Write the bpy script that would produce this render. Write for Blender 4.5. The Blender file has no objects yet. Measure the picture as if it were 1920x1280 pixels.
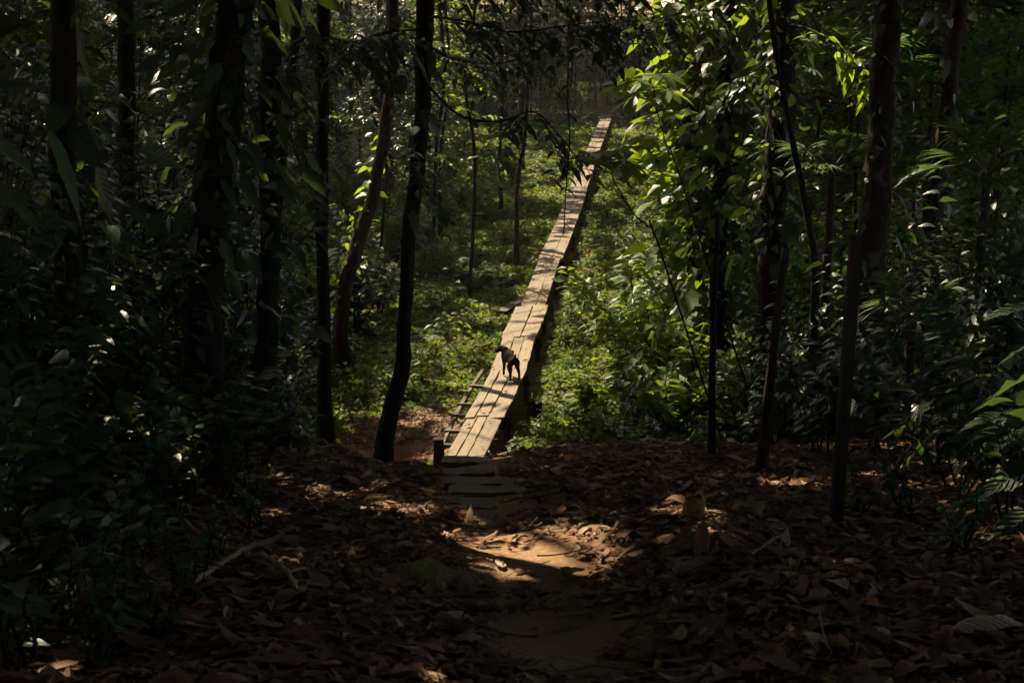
import bpy, math, numpy as np
from mathutils import Vector, Matrix

rng = np.random.default_rng(11)
S = bpy.context.scene
COL = S.collection
R = math.radians
CAMZ, PITCH, FPX = 6.1, R(12.9), 2667.0
HAZE = .00035
SUN_EL, SUN_AZ = R(50), R(-32)          # azimuth from +Y towards +X
SUN = np.array([math.sin(SUN_AZ) * math.cos(SUN_EL), math.cos(SUN_AZ) * math.cos(SUN_EL), math.sin(SUN_EL)])

# ------------------------------------------------------------------ photo measurements -> places
def ray(px, py):
    x = (px - 960) / FPX
    d = (py - 640) / FPX
    return np.array([x, math.cos(PITCH) - d * math.sin(PITCH), -math.sin(PITCH) - d * math.cos(PITCH)])

def P(px, py, D):
    r = ray(px, py)
    return np.array([0, 0, CAMZ]) + r * (D / r[1])

def G(px, py, z):
    r = ray(px, py)
    return np.array([0, 0, CAMZ]) + r * ((z - CAMZ) / r[2])

def scale_at(D):                          # metres per photo pixel
    return D / math.cos(PITCH) / FPX

# ------------------------------------------------------------------ terrain
_yk = np.array([-80, -30, -3, 0, 3, 6.4, 9.3, 12.3, 15.6, 16.4, 17.6, 19.2, 20.5, 60, 95, 106, 130, 200, 500])
_zk = np.array([9, 5.8, 4.75, 4.4, 3.85, 3.12, 2.52, 1.9, 1.27, 1.02, .38, -.38, -.6, -.6, -.45, .3, 2.6, 7, 22])
_sk = np.array([.12, .1, .0, .06, .2, .05])

def smooth(a, b, x):
    t = np.clip((x - a) / (b - a), 0, 1)
    return t * t * (3 - 2 * t)

def wob(x, y):
    return (.05 * np.sin(1.3 * x + .7 * y) + .04 * np.sin(2.1 * y - 1.7 * x + 1) + .025 * np.sin(4.3 * x + 2.9 * y + 2)
            + .02 * np.sin(5.1 * y - 3.7 * x) + .012 * np.sin(9.7 * x + 1.3) * np.sin(8.3 * y))

def path_x(y):
    return np.interp(y, [0, 6.5, 9.3, 12.3, 15.8, 19], [.45, .32, .07, -.3, -.55, -.62])

MOUNDS = [(-.52, 8.35, .1, .3), (1.25, 8.95, .15, .28), (.55, 8.9, .03, .4)]

def H(x, y):
    x = np.asarray(x, float); y = np.asarray(y, float)
    z = np.interp(y, _yk, _zk)
    near = 1 - smooth(15, 19.5, y)
    z = z + wob(x, y) * (.55 * near + .9 * (1 - near))
    px = path_x(y)
    z = z - .1 * np.exp(-((x - px) / .7) ** 2) * (1 - smooth(16.3, 18.5, y)) * smooth(2, 6, y)
    z = z - .22 * np.exp(-((x + 1.35) / .65) ** 2) * smooth(13, 16, y) * (1 - smooth(18, 20, y))
    z = z + .03 * np.clip(np.abs(x) - 3, 0, 20) * near
    z = z + (1 - near) * .05 * np.clip(np.abs(x - .09 * (y - 20)) - 7, 0, 60)
    z = z - .14 * np.exp(-(((x + 1.75) / 1.0) ** 2 + ((y - 22.1) / 1.3) ** 2))
    for mx, my, h, r in MOUNDS:
        z = z + h * np.exp(-(((x - mx) / r) ** 2 + ((y - my) / (r * .8)) ** 2) ** 1.5)
    return z

def GT(px, py, dz=0.0):
    r = ray(px, py); o = np.array([0, 0, CAMZ])
    t = 3.0
    while t < 160:
        p = o + r * t
        if p[2] < H(p[0], p[1]) + dz:
            return p
        t += .04 if t < 30 else .15
    return o + r * 120

# ------------------------------------------------------------------ materials
def mat(name):
    m = bpy.data.materials.new(name); m.use_nodes = True
    nt = m.node_tree; nt.nodes.clear()
    return m, nt, nt.nodes.new('ShaderNodeOutputMaterial')

def N(nt, typ, **kw):
    n = nt.nodes.new(typ)
    for k, v in kw.items():
        if k.startswith('i_'):
            n.inputs[k[2:].replace('_', ' ')].default_value = v
        else:
            setattr(n, k, v)
    return n

def ramp(nt, src, stops):
    r = nt.nodes.new('ShaderNodeValToRGB')
    el = r.color_ramp.elements
    while len(el) < len(stops): el.new(.5)
    for e, (p, c) in zip(el, stops):
        e.position = p; e.color = (*c, 1)
    nt.links.new(src, r.inputs[0])
    return r.outputs[0]

def mixc(nt, fac, a, b, blend='MIX'):
    m = nt.nodes.new('ShaderNodeMix'); m.data_type = 'RGBA'; m.blend_type = blend
    for s, v in ((m.inputs[0], fac), (m.inputs[6], a), (m.inputs[7], b)):
        if isinstance(v, (int, float)): s.default_value = v
        elif isinstance(v, tuple): s.default_value = (*v, 1)
        else: nt.links.new(v, s)
    return m.outputs[2]

def math_n(nt, op, a, b=None):
    m = nt.nodes.new('ShaderNodeMath'); m.operation = op
    for s, v in zip(m.inputs, (a, b)):
        if v is None: continue
        if isinstance(v, (int, float)): s.default_value = v
        else: nt.links.new(v, s)
    return m.outputs[0]

def leaf_mat(name, cols, trans, rough=.4, tfac=.35, ribs=0, spec=.4):
    m, nt, out = mat(name); L = nt.links
    geo = N(nt, 'ShaderNodeNewGeometry')
    k = len(cols)
    base = ramp(nt, geo.outputs['Random Per Island'], [(i / max(1, k - 1), c) for i, c in enumerate(cols)])
    uv = N(nt, 'ShaderNodeUVMap')
    sep = N(nt, 'ShaderNodeSeparateXYZ'); L.new(uv.outputs[0], sep.inputs[0])
    av = math_n(nt, 'ABSOLUTE', math_n(nt, 'SUBTRACT', sep.outputs[0], .5))
    mid = math_n(nt, 'LESS_THAN', av, .035)
    tint = mixc(nt, math_n(nt, 'MULTIPLY', mid, .35), base, (.16, .2, .07))
    tc = N(nt, 'ShaderNodeTexCoord')
    no = N(nt, 'ShaderNodeTexNoise', i_Scale=9.0, i_Detail=4.0)
    L.new(tc.outputs['Object'], no.inputs['Vector'])
    tint = mixc(nt, math_n(nt, 'MULTIPLY', no.outputs[0], .45), tint, tuple(c * .55 for c in cols[0]))
    ph = math_n(nt, 'SUBTRACT', math_n(nt, 'MULTIPLY', sep.outputs[1], 62.0), math_n(nt, 'MULTIPLY', av, 26.0))
    vein = math_n(nt, 'SINE', ph)
    bs = N(nt, 'ShaderNodeBsdfPrincipled', i_Roughness=rough)
    bs.inputs['Specular IOR Level'].default_value = spec
    L.new(tint, bs.inputs['Base Color'])
    if ribs:
        bp = N(nt, 'ShaderNodeBump', i_Strength=ribs, i_Distance=.02)
        L.new(vein, bp.inputs['Height']); L.new(bp.outputs[0], bs.inputs['Normal'])
    tr = N(nt, 'ShaderNodeBsdfTranslucent')
    tcol = mixc(nt, geo.outputs['Random Per Island'], trans, tuple(c * .6 for c in trans))
    L.new(tcol, tr.inputs[0])
    mx = N(nt, 'ShaderNodeMixShader'); mx.inputs[0].default_value = tfac
    L.new(bs.outputs[0], mx.inputs[1]); L.new(tr.outputs[0], mx.inputs[2])
    L.new(mx.outputs[0], out.inputs[0])
    return m

def bark_mat(name, a, b, lichen=None, scale=14.0):
    m, nt, out = mat(name); L = nt.links
    tc = N(nt, 'ShaderNodeTexCoord'); mp = N(nt, 'ShaderNodeMapping')
    mp.inputs['Scale'].default_value = (1, 1, .25)
    L.new(tc.outputs['Object'], mp.inputs[0])
    no = N(nt, 'ShaderNodeTexNoise', i_Scale=scale, i_Detail=8.0, i_Roughness=.65)
    L.new(mp.outputs[0], no.inputs['Vector'])
    c = ramp(nt, no.outputs[0], [(.3, a), (.7, b)])
    if lichen:
        n2 = N(nt, 'ShaderNodeTexNoise', i_Scale=5.0, i_Detail=6.0)
        L.new(tc.outputs['Object'], n2.inputs['Vector'])
        f = ramp(nt, n2.outputs[0], [(.56, (0, 0, 0)), (.62, (1, 1, 1))])
        c = mixc(nt, f, c, lichen)
    bs = N(nt, 'ShaderNodeBsdfPrincipled', i_Roughness=.85)
    L.new(c, bs.inputs['Base Color'])
    bp = N(nt, 'ShaderNodeBump', i_Strength=1.0, i_Distance=.05)
    bs.inputs['Specular IOR Level'].default_value = .15
    L.new(no.outputs[0], bp.inputs['Height']); L.new(bp.outputs[0], bs.inputs['Normal'])
    L.new(bs.outputs[0], out.inputs[0])
    return m

def wood_mat(name, a, b, stain, per_island=True):
    m, nt, out = mat(name); L = nt.links
    tc = N(nt, 'ShaderNodeUVMap'); mp = N(nt, 'ShaderNodeMapping')
    geo = N(nt, 'ShaderNodeNewGeometry')
    mp.inputs['Scale'].default_value = (26, 1.1, 1)
    L.new(tc.outputs[0], mp.inputs[0])
    off = N(nt, 'ShaderNodeCombineXYZ')
    L.new(math_n(nt, 'MULTIPLY', geo.outputs['Random Per Island'], 37.0), off.inputs[1])
    L.new(math_n(nt, 'MULTIPLY', geo.outputs['Random Per Island'], 91.0), off.inputs[2])
    L.new(off.outputs[0], mp.inputs['Location'])
    gr = N(nt, 'ShaderNodeTexNoise', i_Scale=1.6, i_Detail=9.0, i_Roughness=.62, i_Distortion=.6)
    L.new(mp.outputs[0], gr.inputs['Vector'])
    c = ramp(nt, gr.outputs[0], [(.3, a), (.72, b)])
    c = mixc(nt, math_n(nt, 'MULTIPLY', geo.outputs['Random Per Island'], .7), c, tuple(x * .75 for x in (a[0], a[0] * .84, a[0] * .66)))
    ob = N(nt, 'ShaderNodeTexCoord')
    st = N(nt, 'ShaderNodeTexNoise', i_Scale=2.3, i_Detail=6.0, i_Roughness=.6)
    L.new(ob.outputs['Object'], st.inputs['Vector'])
    c = mixc(nt, ramp(nt, st.outputs[0], [(.5, (0, 0, 0)), (.72, (.75, .75, .75))]), c, stain)
    sp = N(nt, 'ShaderNodeTexNoise', i_Scale=16.0, i_Detail=3.0)
    L.new(ob.outputs['Object'], sp.inputs['Vector'])
    c = mixc(nt, ramp(nt, sp.outputs[0], [(.62, (0, 0, 0)), (.7, (.7, .7, .7))]), c, tuple(x * .35 for x in a))
    ms = N(nt, 'ShaderNodeTexNoise', i_Scale=4.1, i_Detail=7.0, i_Roughness=.7)
    L.new(ob.outputs['Object'], ms.inputs['Vector'])
    c = mixc(nt, ramp(nt, ms.outputs[0], [(.55, (0, 0, 0)), (.68, (.6, .6, .6))]), c, (.24, .18, .06))
    bs = N(nt, 'ShaderNodeBsdfPrincipled', i_Roughness=.7)
    bs.inputs['Specular IOR Level'].default_value = .3
    L.new(c, bs.inputs['Base Color'])
    bp = N(nt, 'ShaderNodeBump', i_Strength=.35, i_Distance=.01)
    L.new(gr.outputs[0], bp.inputs['Height']); L.new(bp.outputs[0], bs.inputs['Normal'])
    L.new(bs.outputs[0], out.inputs[0])
    return m

def dead_mat():
    m, nt, out = mat('dead_leaf'); L = nt.links
    geo = N(nt, 'ShaderNodeNewGeometry')
    c = ramp(nt, geo.outputs['Random Per Island'], [(0, (.1, .05, .028)), (.22, (.19, .1, .054)), (.48, (.29, .16, .085)), (.66, (.15, .07, .042)), (.83, (.36, .23, .135)), (.96, (.48, .38, .28)), (1, (.42, .3, .06))])
    uv = N(nt, 'ShaderNodeUVMap')
    sep = N(nt, 'ShaderNodeSeparateXYZ'); L.new(uv.outputs[0], sep.inputs[0])
    av = math_n(nt, 'ABSOLUTE', math_n(nt, 'SUBTRACT', sep.outputs[0], .5))
    ph = math_n(nt, 'SUBTRACT', math_n(nt, 'MULTIPLY', sep.outputs[1], 60.0), math_n(nt, 'MULTIPLY', av, 40.0))
    vein = math_n(nt, 'SINE', ph)
    tc = N(nt, 'ShaderNodeTexCoord')
    no = N(nt, 'ShaderNodeTexNoise', i_Scale=22.0, i_Detail=5.0)
    L.new(tc.outputs['Object'], no.inputs['Vector'])
    c = mixc(nt, math_n(nt, 'MULTIPLY', no.outputs[0], .6), c, (.1, .05, .028))
    bs = N(nt, 'ShaderNodeBsdfPrincipled', i_Roughness=.65)
    bs.inputs['Specular IOR Level'].default_value = .2
    L.new(c, bs.inputs['Base Color'])
    bp = N(nt, 'ShaderNodeBump', i_Strength=.4, i_Distance=.006)
    L.new(vein, bp.inputs['Height']); L.new(bp.outputs[0], bs.inputs['Normal'])
    tr = N(nt, 'ShaderNodeBsdfTranslucent'); tr.inputs[0].default_value = (.3, .16, .06, 1)
    mx = N(nt, 'ShaderNodeMixShader'); mx.inputs[0].default_value = .12
    L.new(bs.outputs[0], mx.inputs[1]); L.new(tr.outputs[0], mx.inputs[2]); L.new(mx.outputs[0], out.inputs[0])
    return m

def plain_mat(name, col, rough=.8, col2=None, scale=12.0, bump=.3):
    m, nt, out = mat(name); L = nt.links
    tc = N(nt, 'ShaderNodeTexCoord')
    no = N(nt, 'ShaderNodeTexNoise', i_Scale=scale, i_Detail=6.0)
    L.new(tc.outputs['Object'], no.inputs['Vector'])
    c = ramp(nt, no.outputs[0], [(.35, col), (.68, col2 or tuple(x * .6 for x in col))])
    bs = N(nt, 'ShaderNodeBsdfPrincipled', i_Roughness=rough)
    bs.inputs['Specular IOR Level'].default_value = .2; L.new(c, bs.inputs['Base Color'])
    bp = N(nt, 'ShaderNodeBump', i_Strength=bump, i_Distance=.02)
    L.new(no.outputs[0], bp.inputs['Height']); L.new(bp.outputs[0], bs.inputs['Normal'])
    L.new(bs.outputs[0], out.inputs[0])
    return m

def ground_mat():
    m, nt, out = mat('forest_soil'); L = nt.links
    tc = N(nt, 'ShaderNodeTexCoord')
    n1 = N(nt, 'ShaderNodeTexNoise', i_Scale=1.4, i_Detail=8.0, i_Roughness=.62)
    n2 = N(nt, 'ShaderNodeTexNoise', i_Scale=19.0, i_Detail=6.0, i_Roughness=.7)
    n3 = N(nt, 'ShaderNodeTexNoise', i_Scale=3.1, i_Detail=5.0)
    for n in (n1, n2, n3): L.new(tc.outputs['Object'], n.inputs['Vector'])
    soil = ramp(nt, n2.outputs[0], [(.3, (.085, .045, .024)), (.55, (.16, .085, .044)), (.75, (.22, .13, .07))])
    path = ramp(nt, n2.outputs[0], [(.25, (.19, .105, .052)), (.5, (.3, .18, .09)), (.75, (.41, .265, .145))])
    moss = ramp(nt, n2.outputs[0], [(.3, (.07, .075, .012)), (.7, (.24, .2, .035))])
    at = N(nt, 'ShaderNodeAttribute', attribute_name='cover')
    sp = N(nt, 'ShaderNodeSeparateColor'); L.new(at.outputs['Color'], sp.inputs[0])
    pf = math_n(nt, 'MULTIPLY', sp.outputs[0], ramp(nt, n1.outputs[0], [(.3, (.3, .3, .3)), (.55, (1, 1, 1))]))
    c = mixc(nt, pf, soil, path)
    mf = math_n(nt, 'MULTIPLY', sp.outputs[1], ramp(nt, n3.outputs[0], [(.38, (.2, .2, .2)), (.55, (1, 1, 1))]))
    c = mixc(nt, mf, c, moss)
    bs = N(nt, 'ShaderNodeBsdfPrincipled', i_Roughness=.9); L.new(c, bs.inputs['Base Color'])
    bs.inputs['Specular IOR Level'].default_value = .25
    n4 = N(nt, 'ShaderNodeTexNoise', i_Scale=70.0, i_Detail=4.0, i_Roughness=.7); L.new(tc.outputs['Object'], n4.inputs['Vector'])
    bp = N(nt, 'ShaderNodeBump', i_Strength=.9, i_Distance=.04)
    L.new(math_n(nt, 'ADD', n2.outputs[0], math_n(nt, 'MULTIPLY', n4.outputs[0], .35)), bp.inputs['Height']); L.new(bp.outputs[0], bs.inputs['Normal'])
    L.new(bs.outputs[0], out.inputs[0])
    return m

def water_mat():
    m, nt, out = mat('muddy_water'); L = nt.links
    bs = N(nt, 'ShaderNodeBsdfPrincipled', i_Roughness=.12)
    bs.inputs['Base Color'].default_value = (.1, .036, .015, 1)
    bs.inputs['Specular IOR Level'].default_value = .06
    tc = N(nt, 'ShaderNodeTexCoord')
    no = N(nt, 'ShaderNodeTexNoise', i_Scale=7.0, i_Detail=3.0)
    L.new(tc.outputs['Object'], no.inputs['Vector'])
    bp = N(nt, 'ShaderNodeBump', i_Strength=.15, i_Distance=.02)
    L.new(no.outputs[0], bp.inputs['Height']); L.new(bp.outputs[0], bs.inputs['Normal'])
    L.new(bs.outputs[0], out.inputs[0])
    return m

M = {}
M['canopy'] = leaf_mat('canopy_leaf', [(.028, .05, .012), (.045, .075, .018), (.06, .085, .02)], (.10, .17, .02), tfac=.22)
M['herb'] = leaf_mat('herb_leaf', [(.04, .075, .018), (.07, .115, .022), (.1, .145, .025), (.055, .095, .025)], (.28, .38, .03), rough=.55, tfac=.4, spec=.25)
M['lush'] = leaf_mat('lush_leaf', [(.05, .1, .018), (.08, .14, .02), (.11, .16, .03)], (.34, .46, .03), rough=.45, tfac=.45, spec=.35)
M['fern'] = leaf_mat('fern_leaf', [(.03, .07, .025), (.05, .1, .03), (.065, .12, .03)], (.16, .28, .04), rough=.5, tfac=.35)
M['shrub'] = leaf_mat('shrub_leaf', [(.022, .04, .022), (.034, .055, .027), (.045, .072, .03), (.03, .048, .032)], (.13, .2, .035), rough=.36, tfac=.22, ribs=.15)
M['rib'] = leaf_mat('ribbed_leaf', [(.025, .05, .025), (.04, .07, .03), (.05, .08, .03)], (.12, .2, .03), rough=.36, tfac=.25, ribs=1.0)
M['dry'] = leaf_mat('dry_frond', [(.2, .11, .06), (.3, .18, .1), (.16, .09, .05)], (.3, .15, .06), rough=.6, tfac=.2)
M['dead'] = dead_mat()
M['bark'] = bark_mat('dark_bark', (.009, .007, .005), (.034, .024, .017))
M['bark_brown'] = bark_mat('brown_bark', (.02, .013, .009), (.065, .042, .028))
M['bark_patch'] = bark_mat('patchy_bark', (.018, .012, .009), (.05, .034, .025), lichen=(.085, .07, .05))
M['stem'] = plain_mat('green_stem', (.05, .06, .02), .6, (.07, .045, .025))
M['twig'] = plain_mat('pale_twig', (.2, .155, .11), .8, (.1, .075, .05))
M['mossy'] = plain_mat('mossy_branch', (.34, .24, .12), .9, (.15, .11, .045), 7.0, .6)
M['wood'] = wood_mat('weathered_planks', (.145, .104, .064), (.325, .242, .15), (.125, .1, .07))
M['old'] = wood_mat('old_timber', (.07, .05, .033), (.17, .12, .078), (.06, .05, .035))
M['step'] = wood_mat('earthy_step', (.13, .068, .03), (.25, .14, .066), (.17, .09, .04))
M['rot'] = wood_mat('rotting_board', (.2, .13, .1), (.34, .24, .2), (.1, .08, .05))
M['post'] = bark_mat('dark_timber', (.02, .015, .011), (.06, .045, .033))
M['fur'] = plain_mat('chocolate_fur', (.026, .012, .007), .85, (.013, .006, .004), 70.0, .4)
M['ground'] = ground_mat()
M['water'] = water_mat()

# ------------------------------------------------------------------ mesh helpers
class Acc:
    def __init__(s): s.v, s.f, s.uv, s.m, s.n = [], [], [], [], 0
    def add(s, v, f, uv=None, mi=0):
        v = np.asarray(v, np.float32).reshape(-1, 3); f = np.asarray(f, np.int32).reshape(-1, 4)
        s.v.append(v); s.f.append(f + s.n)
        s.uv.append(np.zeros((len(v), 2), np.float32) if uv is None else np.asarray(uv, np.float32).reshape(-1, 2))
        s.m.append(np.full(len(f), mi, np.int32)); s.n += len(v)
    def mesh(s, name, mats, smooth=True):
        v = np.concatenate(s.v); f = np.concatenate(s.f); uv = np.concatenate(s.uv); mi = np.concatenate(s.m)
        me = bpy.data.meshes.new(name)
        me.vertices.add(len(v)); me.vertices.foreach_set('co', v.ravel())
        me.loops.add(f.size); me.loops.foreach_set('vertex_index', f.ravel())
        me.polygons.add(len(f)); me.polygons.foreach_set('loop_start', np.arange(0, f.size, 4, dtype=np.int32))
        me.polygons.foreach_set('material_index', mi)
        me.polygons.foreach_set('use_smooth', np.full(len(f), smooth))
        l = me.uv_layers.new(name='UVMap'); l.data.foreach_set('uv', uv[f.ravel()].ravel())
        for m in mats: me.materials.append(m)
        me.update(calc_edges=True)
        return me
    def obj(s, name, mats, parent=None, smooth=True):
        return link(name, s.mesh(name, mats, smooth), parent)

def link(name, me, parent=None):
    o = bpy.data.objects.new(name, me); COL.objects.link(o)
    if parent is not None: o.parent = parent
    return o

def tag(o, label, cat, group=None):
    o['label'] = label; o['category'] = cat
    if group: o['group'] = group
    return o

def thing(name, label, cat, loc=(0, 0, 0), group=None):
    o = bpy.data.objects.new(name, None); COL.objects.link(o); o.location = loc
    o.empty_display_size = .2
    return tag(o, label, cat, group)

def copy_thing(o, loc, rz, sc, label, group):
    c = o.copy(); COL.objects.link(c)
    c.location = loc; c.rotation_euler = (0, 0, rz); c.scale = (sc, sc, sc)
    c['label'] = label; c['group'] = group
    for ch in list(o.children):
        d = ch.copy(); COL.objects.link(d); d.parent = c
    return c

def nrm(a): return a / (np.linalg.norm(a, axis=-1, keepdims=True) + 1e-9)

def leaves(acc, base, d, L, W, bend=.25, fold=.25, roll=.35, nu=0, mi=0, a=.75, b=.9):
    """leaf blades: nu=0 one folded quad each, else nu segments two faces wide"""
    base = np.asarray(base, float).reshape(-1, 3); n = len(base)
    if n == 0: return
    d = nrm(np.broadcast_to(np.asarray(d, float), (n, 3)))
    L = np.broadcast_to(np.asarray(L, float), (n,)); W = np.broadcast_to(np.asarray(W, float), (n,))
    up = np.array([0, 0, 1.]) + rng.normal(0, roll, (n, 3))
    side = nrm(np.cross(d, up)); nn = nrm(np.cross(side, d))
    bend = np.broadcast_to(np.asarray(bend, float), (n,)) * rng.uniform(.6, 1.4, n)
    dn = np.array([0, 0, -1.])
    if nu == 0:
        m = base + d * (L * .45)[:, None] + dn * (L * bend * .2)[:, None]
        t = base + d * L[:, None] + dn * (L * bend)[:, None]
        e = side * (W * .5)[:, None]; up2 = nn * (W * .5 * fold)[:, None]
        v = np.stack([base, m + e + up2, t, m - e + up2], 1)
        f = np.arange(n * 4).reshape(n, 4)
        uv = np.tile(np.array([[.5, 0], [1, .45], [.5, 1], [0, .45]]), (n, 1))
        acc.add(v, f, uv, mi); return
    u = np.linspace(0, 1, nu + 1)
    w = np.sin(np.pi * np.clip(u, 0, 1) ** a) ** b
    w[0] = .06; w[-1] = .03
    pos = base[:, None] + d[:, None] * (L[:, None] * u)[..., None] + dn * (L[:, None] * bend[:, None] * u ** 2)[..., None]
    ww = (W[:, None] * .5 * w)
    wav = rng.normal(0, .12, (n, nu + 1)) * ww
    v = np.stack([pos - side[:, None] * ww[..., None] + nn[:, None] * (fold * ww + wav)[..., None], pos,
                  pos + side[:, None] * ww[..., None] + nn[:, None] * (fold * ww - wav)[..., None]], 2)
    k = (nu + 1) * 3
    fr = [[i * 3 + j, i * 3 + j + 1, (i + 1) * 3 + j + 1, (i + 1) * 3 + j] for i in range(nu) for j in range(2)]
    f = (np.arange(n) * k)[:, None, None] + np.array(fr)[None]
    uv = np.tile(np.stack(np.meshgrid(np.array([0, .5, 1]), u), -1).reshape(-1, 2), (n, 1))
    acc.add(v, f, uv, mi)

def tube(acc, pts, rad, n=8, mi=0, rough=0.0):
    pts = np.asarray(pts, float); k = len(pts)
    rad = np.broadcast_to(np.asarray(rad, float), (k,))
    t = nrm(np.gradient(pts, axis=0))
    ref = np.array([1., 0, 0]) if abs(t[0][0]) < .8 else np.array([0, 1., 0])
    s = nrm(np.cross(t, ref)); q = np.cross(t, s)
    th = np.linspace(0, 2 * np.pi, n + 1)
    rr = rad[:, None] * (1 + rough * rng.normal(0, 1, (k, n + 1)))
    rr[:, -1] = rr[:, 0]
    v = pts[:, None] + rr[..., None] * (np.cos(th)[None, :, None] * s[:, None] + np.sin(th)[None, :, None] * q[:, None])
    fr = [[i * (n + 1) + j, i * (n + 1) + j + 1, (i + 1) * (n + 1) + j + 1, (i + 1) * (n + 1) + j] for i in range(k - 1) for j in range(n)]
    uv = np.stack(np.meshgrid(th / 6.283, np.linspace(0, 1, k)), -1)
    acc.add(v, fr, uv, mi)

def smooth_line(pts, k=6):
    pts = np.asarray(pts, float); n = len(pts)
    out = []
    for i in range(n - 1):
        p0, p1, p2, p3 = pts[max(i - 1, 0)], pts[i], pts[i + 1], pts[min(i + 2, n - 1)]
        for t in np.linspace(0, 1, k, endpoint=False):
            out.append(.5 * ((2 * p1) + (-p0 + p2) * t + (2 * p0 - 5 * p1 + 4 * p2 - p3) * t * t + (-p0 + 3 * p1 - 3 * p2 + p3) * t ** 3))
    out.append(pts[-1])
    return np.array(out)

def board(acc, a, b, w, th, seg=8, jit=.006, mi=0, sag=0.0):
    """plank from a to b (top centre line), width w, thickness th, slightly uneven"""
    a = np.asarray(a, float); b = np.asarray(b, float)
    t = nrm(b - a); s = nrm(np.cross(t, [0, 0, 1.])); up = np.cross(s, t)
    u = np.linspace(0, 1, seg + 1)
    c = a + (b - a) * u[:, None] - np.array([0, 0, 1.]) * (sag * np.sin(np.pi * u))[:, None]
    jl = rng.normal(0, jit, seg + 1); jr = rng.normal(0, jit, seg + 1); jz = rng.normal(0, jit * .4, seg + 1)
    tw = rng.normal(0, .008)
    bv = min(.006, th * .25)
    ring = []
    for (e, z) in ((-1, -th), (-1, -bv), (-1 + 2 * bv / w, 0), (1 - 2 * bv / w, 0), (1, -bv), (1, -th)):
        off = np.where(e < 0, e * w / 2 + jl, e * w / 2 + jr)
        ring.append(c + s * off[:, None] + up * (z + jz + e * tw)[:, None])
    v = np.stack(ring, 1)
    k = 6; ln = np.linalg.norm(b - a)
    f = [[i * k + j, (i + 1) * k + j, (i + 1) * k + (j + 1) % k, i * k + (j + 1) % k] for i in range(seg) for j in range(k)]
    f += [[0, 1, 4, 5], [1, 2, 3, 4], [seg * k + 5, seg * k + 4, seg * k + 1, seg * k], [seg * k + 4, seg * k + 3, seg * k + 2, seg * k + 1]]
    uu = np.array([0, .02, .05, .95, .98, 1]) * w
    uv = np.stack([np.tile(uu, (seg + 1, 1)), np.tile((u * ln)[:, None], (1, k))], -1)
    acc.add(v, f, uv, mi)

def stem_leaves(ac, base, d, length, nleaf, L, W, start=.15, droop=.15, nu=2, r=.006, lm=0, sm=1, spread=.9, bend=.3, pairs=True, fold=.25, roll=.35):
    """one leafy shoot: stem tube + leaves along it"""
    base = np.asarray(base, float); d = nrm(np.asarray(d, float))
    t = np.linspace(0, 1, 6)
    line = base + d * (t * length)[:, None] + np.array([0, 0, -1.]) * (droop * length * t ** 2)[:, None]
    if r: tube(ac, line, r * (1.1 - .7 * t), 4, sm)
    ts = np.linspace(start, 1, nleaf)
    p = np.stack([np.interp(ts, t, line[:, i]) for i in range(3)], 1)
    td = nrm(np.gradient(line, axis=0)); tdi = np.stack([np.interp(ts, t, td[:, i]) for i in range(3)], 1)
    ref = np.array([0.3, .2, 1.]); s = nrm(np.cross(tdi, ref)); q = np.cross(s, tdi)
    ang = (np.arange(nleaf) * (np.pi if pairs else 2.4)) + rng.normal(0, .3, nleaf)
    if pairs:
        out = s * np.cos(ang)[:, None] + q * (.25 * np.sin(ang) + .15)[:, None]
    else:
        out = s * np.cos(ang)[:, None] + q * np.sin(ang)[:, None]
    ld = nrm(tdi * (1 - spread + .25) + out * spread + rng.normal(0, .12, (nleaf, 3)))
    sz = rng.uniform(.75, 1.15, nleaf) * (.6 + .4 * np.sin(np.pi * np.clip(ts, .1, .85)))
    leaves(ac, p, ld, L * sz, W * sz, bend, fold, roll, nu, lm)
    return line

def rand_dir(tilt):
    a = rng.uniform(0, 2 * np.pi)
    return np.array([math.cos(a) * math.sin(tilt), math.sin(a) * math.sin(tilt), math.cos(tilt)])

# ------------------------------------------------------------------ plant kinds (leaf material slot 0, stem slot 1)
def herb_mesh(n=7, h=.4, L=.13, W=.06, nl=8, nu=2, tilt=.5, mats=None):
    ac = Acc()
    for i in range(n):
        b = np.array([rng.normal(0, .05), rng.normal(0, .05), -.02])
        stem_leaves(ac, b, rand_dir(rng.uniform(.05, tilt)), h * rng.uniform(.5, 1.1), nl, L, W, .25, .12, nu, .005, pairs=False)
    return ac.mesh('leafy_herb', mats)

def rosette_mesh(n=9, L=.35, W=.14, pet=.25, mats=None, nu=5):
    ac = Acc()
    for i in range(n):
        a = i * 2.4 + rng.normal(0, .2); tl = rng.uniform(.25, 1.0)
        d = np.array([math.cos(a) * math.sin(tl), math.sin(a) * math.sin(tl), math.cos(tl)])
        p = d * pet * rng.uniform(.6, 1.3)
        tube(ac, [[0, 0, -.02], p * .5 + [0, 0, .02], p], [.007, .006, .005], 4, 1)
        dd = nrm(d + np.array([math.cos(a), math.sin(a), -.15]) * .9)
        leaves(ac, [p], dd, L * rng.uniform(.7, 1.15), W * rng.uniform(.8, 1.15), .35, .22, .2, nu, 0)
    return ac.mesh('rosette_plant', mats)

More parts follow.
